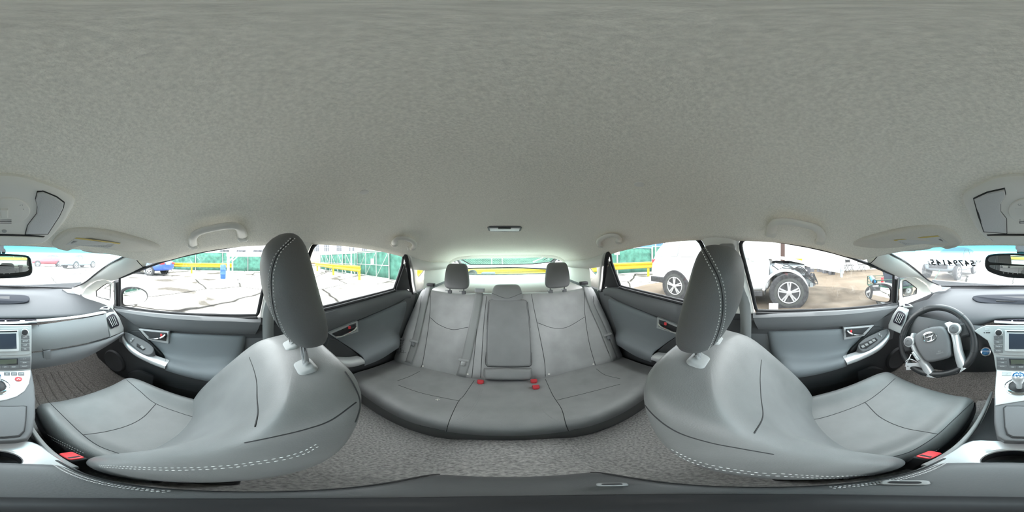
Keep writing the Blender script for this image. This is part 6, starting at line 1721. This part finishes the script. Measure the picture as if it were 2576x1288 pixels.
# ------------------------------------------------------------------ garden cart by the driver mirror
cart = thing('garden_cart', 'green mesh garden cart with fat tyres outside the driver window', 'cart', (-3.05, 3.0, 0))
c0, c1 = V(-3.40, 2.55, 0), V(-2.72, 2.30, 0); cl = V(.33, .95, 0).normalized() * 1.25
mat('cart_green', (.03, .07, .05), .6)
MB().prism([p + V(0, 0, .38) for p in (c0, c1, c1 + cl, c0 + cl)], V(0, 0, .02)).build('deck', 'cart_green', cart, smooth=False)
for a, b_ in ((c0, c1), (c1, c1 + cl), (c1 + cl, c0 + cl), (c0 + cl, c0)):
    for z in (.40, .48, .56, .62): MB().tube([a + V(0, 0, z), b_ + V(0, 0, z)], .010 if z > .6 or z < .45 else .005, 6).build('side_rail', 'cart_green', cart)
    for k in range(7):
        p = a.lerp(b_, k / 6); MB().tube([p + V(0, 0, .40), p + V(0, 0, .62)], .009 if k in (0, 6) else .005, 6).build('upright', 'cart_green', cart)
ax = (c1 - c0).normalized()
for p in (gp(2189, 753.5), gp(2207, 771), gp(2189, 753.5) + cl * .8, gp(2207, 771) + cl * .8):
    p = V(p.x, p.y, .16) + cl * .10
    w_ = MB().lathe([(.09, -.05), (.15, -.055), (.16, -.03), (.16, .03), (.15, .055), (.09, .05)], p, ax, 28).build('wheel', 'tyre', cart)
    MB().lathe([(.09, -.04), (.085, -.052), (.02, -.058), (.02, .058), (.085, .052), (.09, .04)], p, ax, 20).build('hub', 'steel_pale', w_)
MB().tube([c0.lerp(c1, .5) + cl * 1.0 + V(0, 0, .3), c0.lerp(c1, .5) + cl * 1.5 + V(0, 0, .35), c0.lerp(c1, .5) + cl * 1.75 + V(0, 0, .75)], .012, 8).build('tow_handle', 'cart_green', cart)
bx = thing('plastic_bin', 'dark open plastic bin riding on the garden cart', 'bin', c0.lerp(c1, .5) + cl * .62 + V(0, 0, .41))
cb = c0.lerp(c1, .5) + cl * .62 + V(0, 0, .41)
mb = MB(); ux, uy = ax, cl.normalized()
lo_ = [cb + ux * a * .25 + uy * b * .32 for a, b in ((-1, -1), (1, -1), (1, 1), (-1, 1))]; hi_ = [cb + ux * a * .30 + uy * b * .38 + V(0, 0, .34) for a, b in ((-1, -1), (1, -1), (1, 1), (-1, 1))]
mat('bin_gray', (.05, .06, .08), .6)
MB().loft([hi_, lo_], True, True).build('tub', 'bin_gray', bx, smooth=False)
MB().tube(even(hi_, 40, True), .018, 6, closed=True).build('rim', 'bin_gray', bx)
o = MB().tube([c0.lerp(c1, .18) + V(0, 0, .60) + cl * .05, c0.lerp(c1, .85) + V(0, 0, .58) - cl * .02], .055, 20).build('blue_pipe', 'pipe_blue'); tag(o, 'bright blue plastic pipe lying across the garden cart', 'pipe')
e_ = c0.lerp(c1, .85) + V(0, 0, .58) - cl * .02; dd = (c1 - c0).normalized()
MB().lathe([(.056, 0), (.056, .01), (.04, .012), (.038, -.02), (.002, -.03)], e_, dd, 20).build('pipe_mouth', 'plastic_black', o)
o = MB().ball(cb + V(.06, .04, .52), .20, 14, (1, 1, .75)).build('sack', 'bag', sub=1); tag(o, 'crumpled blue and white sack lying on top of plastic bin', 'sack')
o = MB().box(c0.lerp(c1, .75) + V(0, 0, .56) + cl * .16, (.04, .05, .20)).build('red_tool', 'tail_red', bevel=.006); tag(o, 'small red tool standing at the front of the garden cart', 'tool')
# ------------------------------------------------------------------ blue drum, white pipe frame
p = gp(561, 701); o = MB().lathe([(.15, .0), (.16, .03), (.165, .25), (.175, .27), (.165, .29), (.165, .52), (.175, .54), (.165, .56), (.165, .80), (.15, .82), (.14, .80)], V(p.x, p.y, 0), (0, 0, 1), 28).build('blue_drum', 'drum_blue'); tag(o, 'blue plastic drum standing beside the white pipe frame', 'drum')
fr_ = thing('white_gantry', 'large white square tube frame standing in the yard beside blue drum', 'frame', gp(573, 711))
f0 = gp(574, 711); dist = math.hypot(f0.x, f0.y); zt = pD(574, 637, dist).z
bk0 = V(f0.x, f0.y, 0) + V(f0.x, f0.y, 0).normalized() * 1.6 + V(0, -.25, 0)
for b0, wd, m_ in ((V(f0.x, f0.y, 0), .11, 'white_plastic'), (bk0, .07, 'wall_white')):
    b1 = b0 + V(.25, -2.4, 0)
    MB().bar(b0, b0 + V(0, 0, zt), wd, wd, (1, 0, 0)).build('upright', m_, fr_)
    MB().bar(b1, b1 + V(0, 0, zt), wd, wd, (1, 0, 0)).build('upright', m_, fr_)
    MB().bar(b0 + V(0, 0, .05), b1 + V(0, 0, .05), wd * .8, wd * .8).build('bottom_bar', m_, fr_)
    MB().bar(b0 + V(0, .08, zt - .06), b1 + V(0, 0, zt - .06), wd, wd * 1.8).build('top_bar', m_, fr_)
    for s, zz in ((.28, zt - .1), ):
        MB().bar(b0 + V(0, 0, zt - .42), b0.lerp(b1, .14) + V(0, 0, zt - .1), .06, .06).build('corner_brace', m_, fr_)
        MB().bar(b1 + V(0, 0, zt - .42), b1.lerp(b0, .14) + V(0, 0, zt - .1), .06, .06).build('corner_brace', m_, fr_)
    MB().bar(b0 + V(0, 0, .36), b0.lerp(b1, .14) + V(0, 0, .06), .06, .06).build('corner_brace', m_, fr_)
for z in (.05, zt - .05): MB().bar(V(f0.x, f0.y, z), V(bk0.x, bk0.y, z), .07, .07).build('side_bar', 'white_plastic', fr_)
# things lying behind the tailgate
c = pY(1228, 690, -4.4); o = MB().box(V(c.x, -4.45, .38), (.36, .3, .76)).build('grey_crate', 'bin_gray', bevel=.02); tag(o, 'grey crate standing behind the tailgate before the yellow rail', 'crate')
c = pY(1189, 690, -3.9)
t = thing('spare_wheel', 'black small wheel standing behind the tailgate beside the crate', 'wheel', V(c.x, -3.9, c.z - .11))
MB().lathe([(.06, -.05), (.10, -.055), (.115, -.03), (.115, .03), (.10, .055), (.06, .05)], c, (.2, 1, 0), 28).build('tyre', 'tyre', t)
MB().lathe([(.062, .02), (.05, .045), (.02, .05), (.002, .05)], c, (.2, 1, 0), 24).build('hub', 'steel_pale', t)
MB().box(V(c.x, -4.1, (c.z - .1) / 2), (.12, .12, c.z - .1)).build('pedestal', 'steel_pale', t)
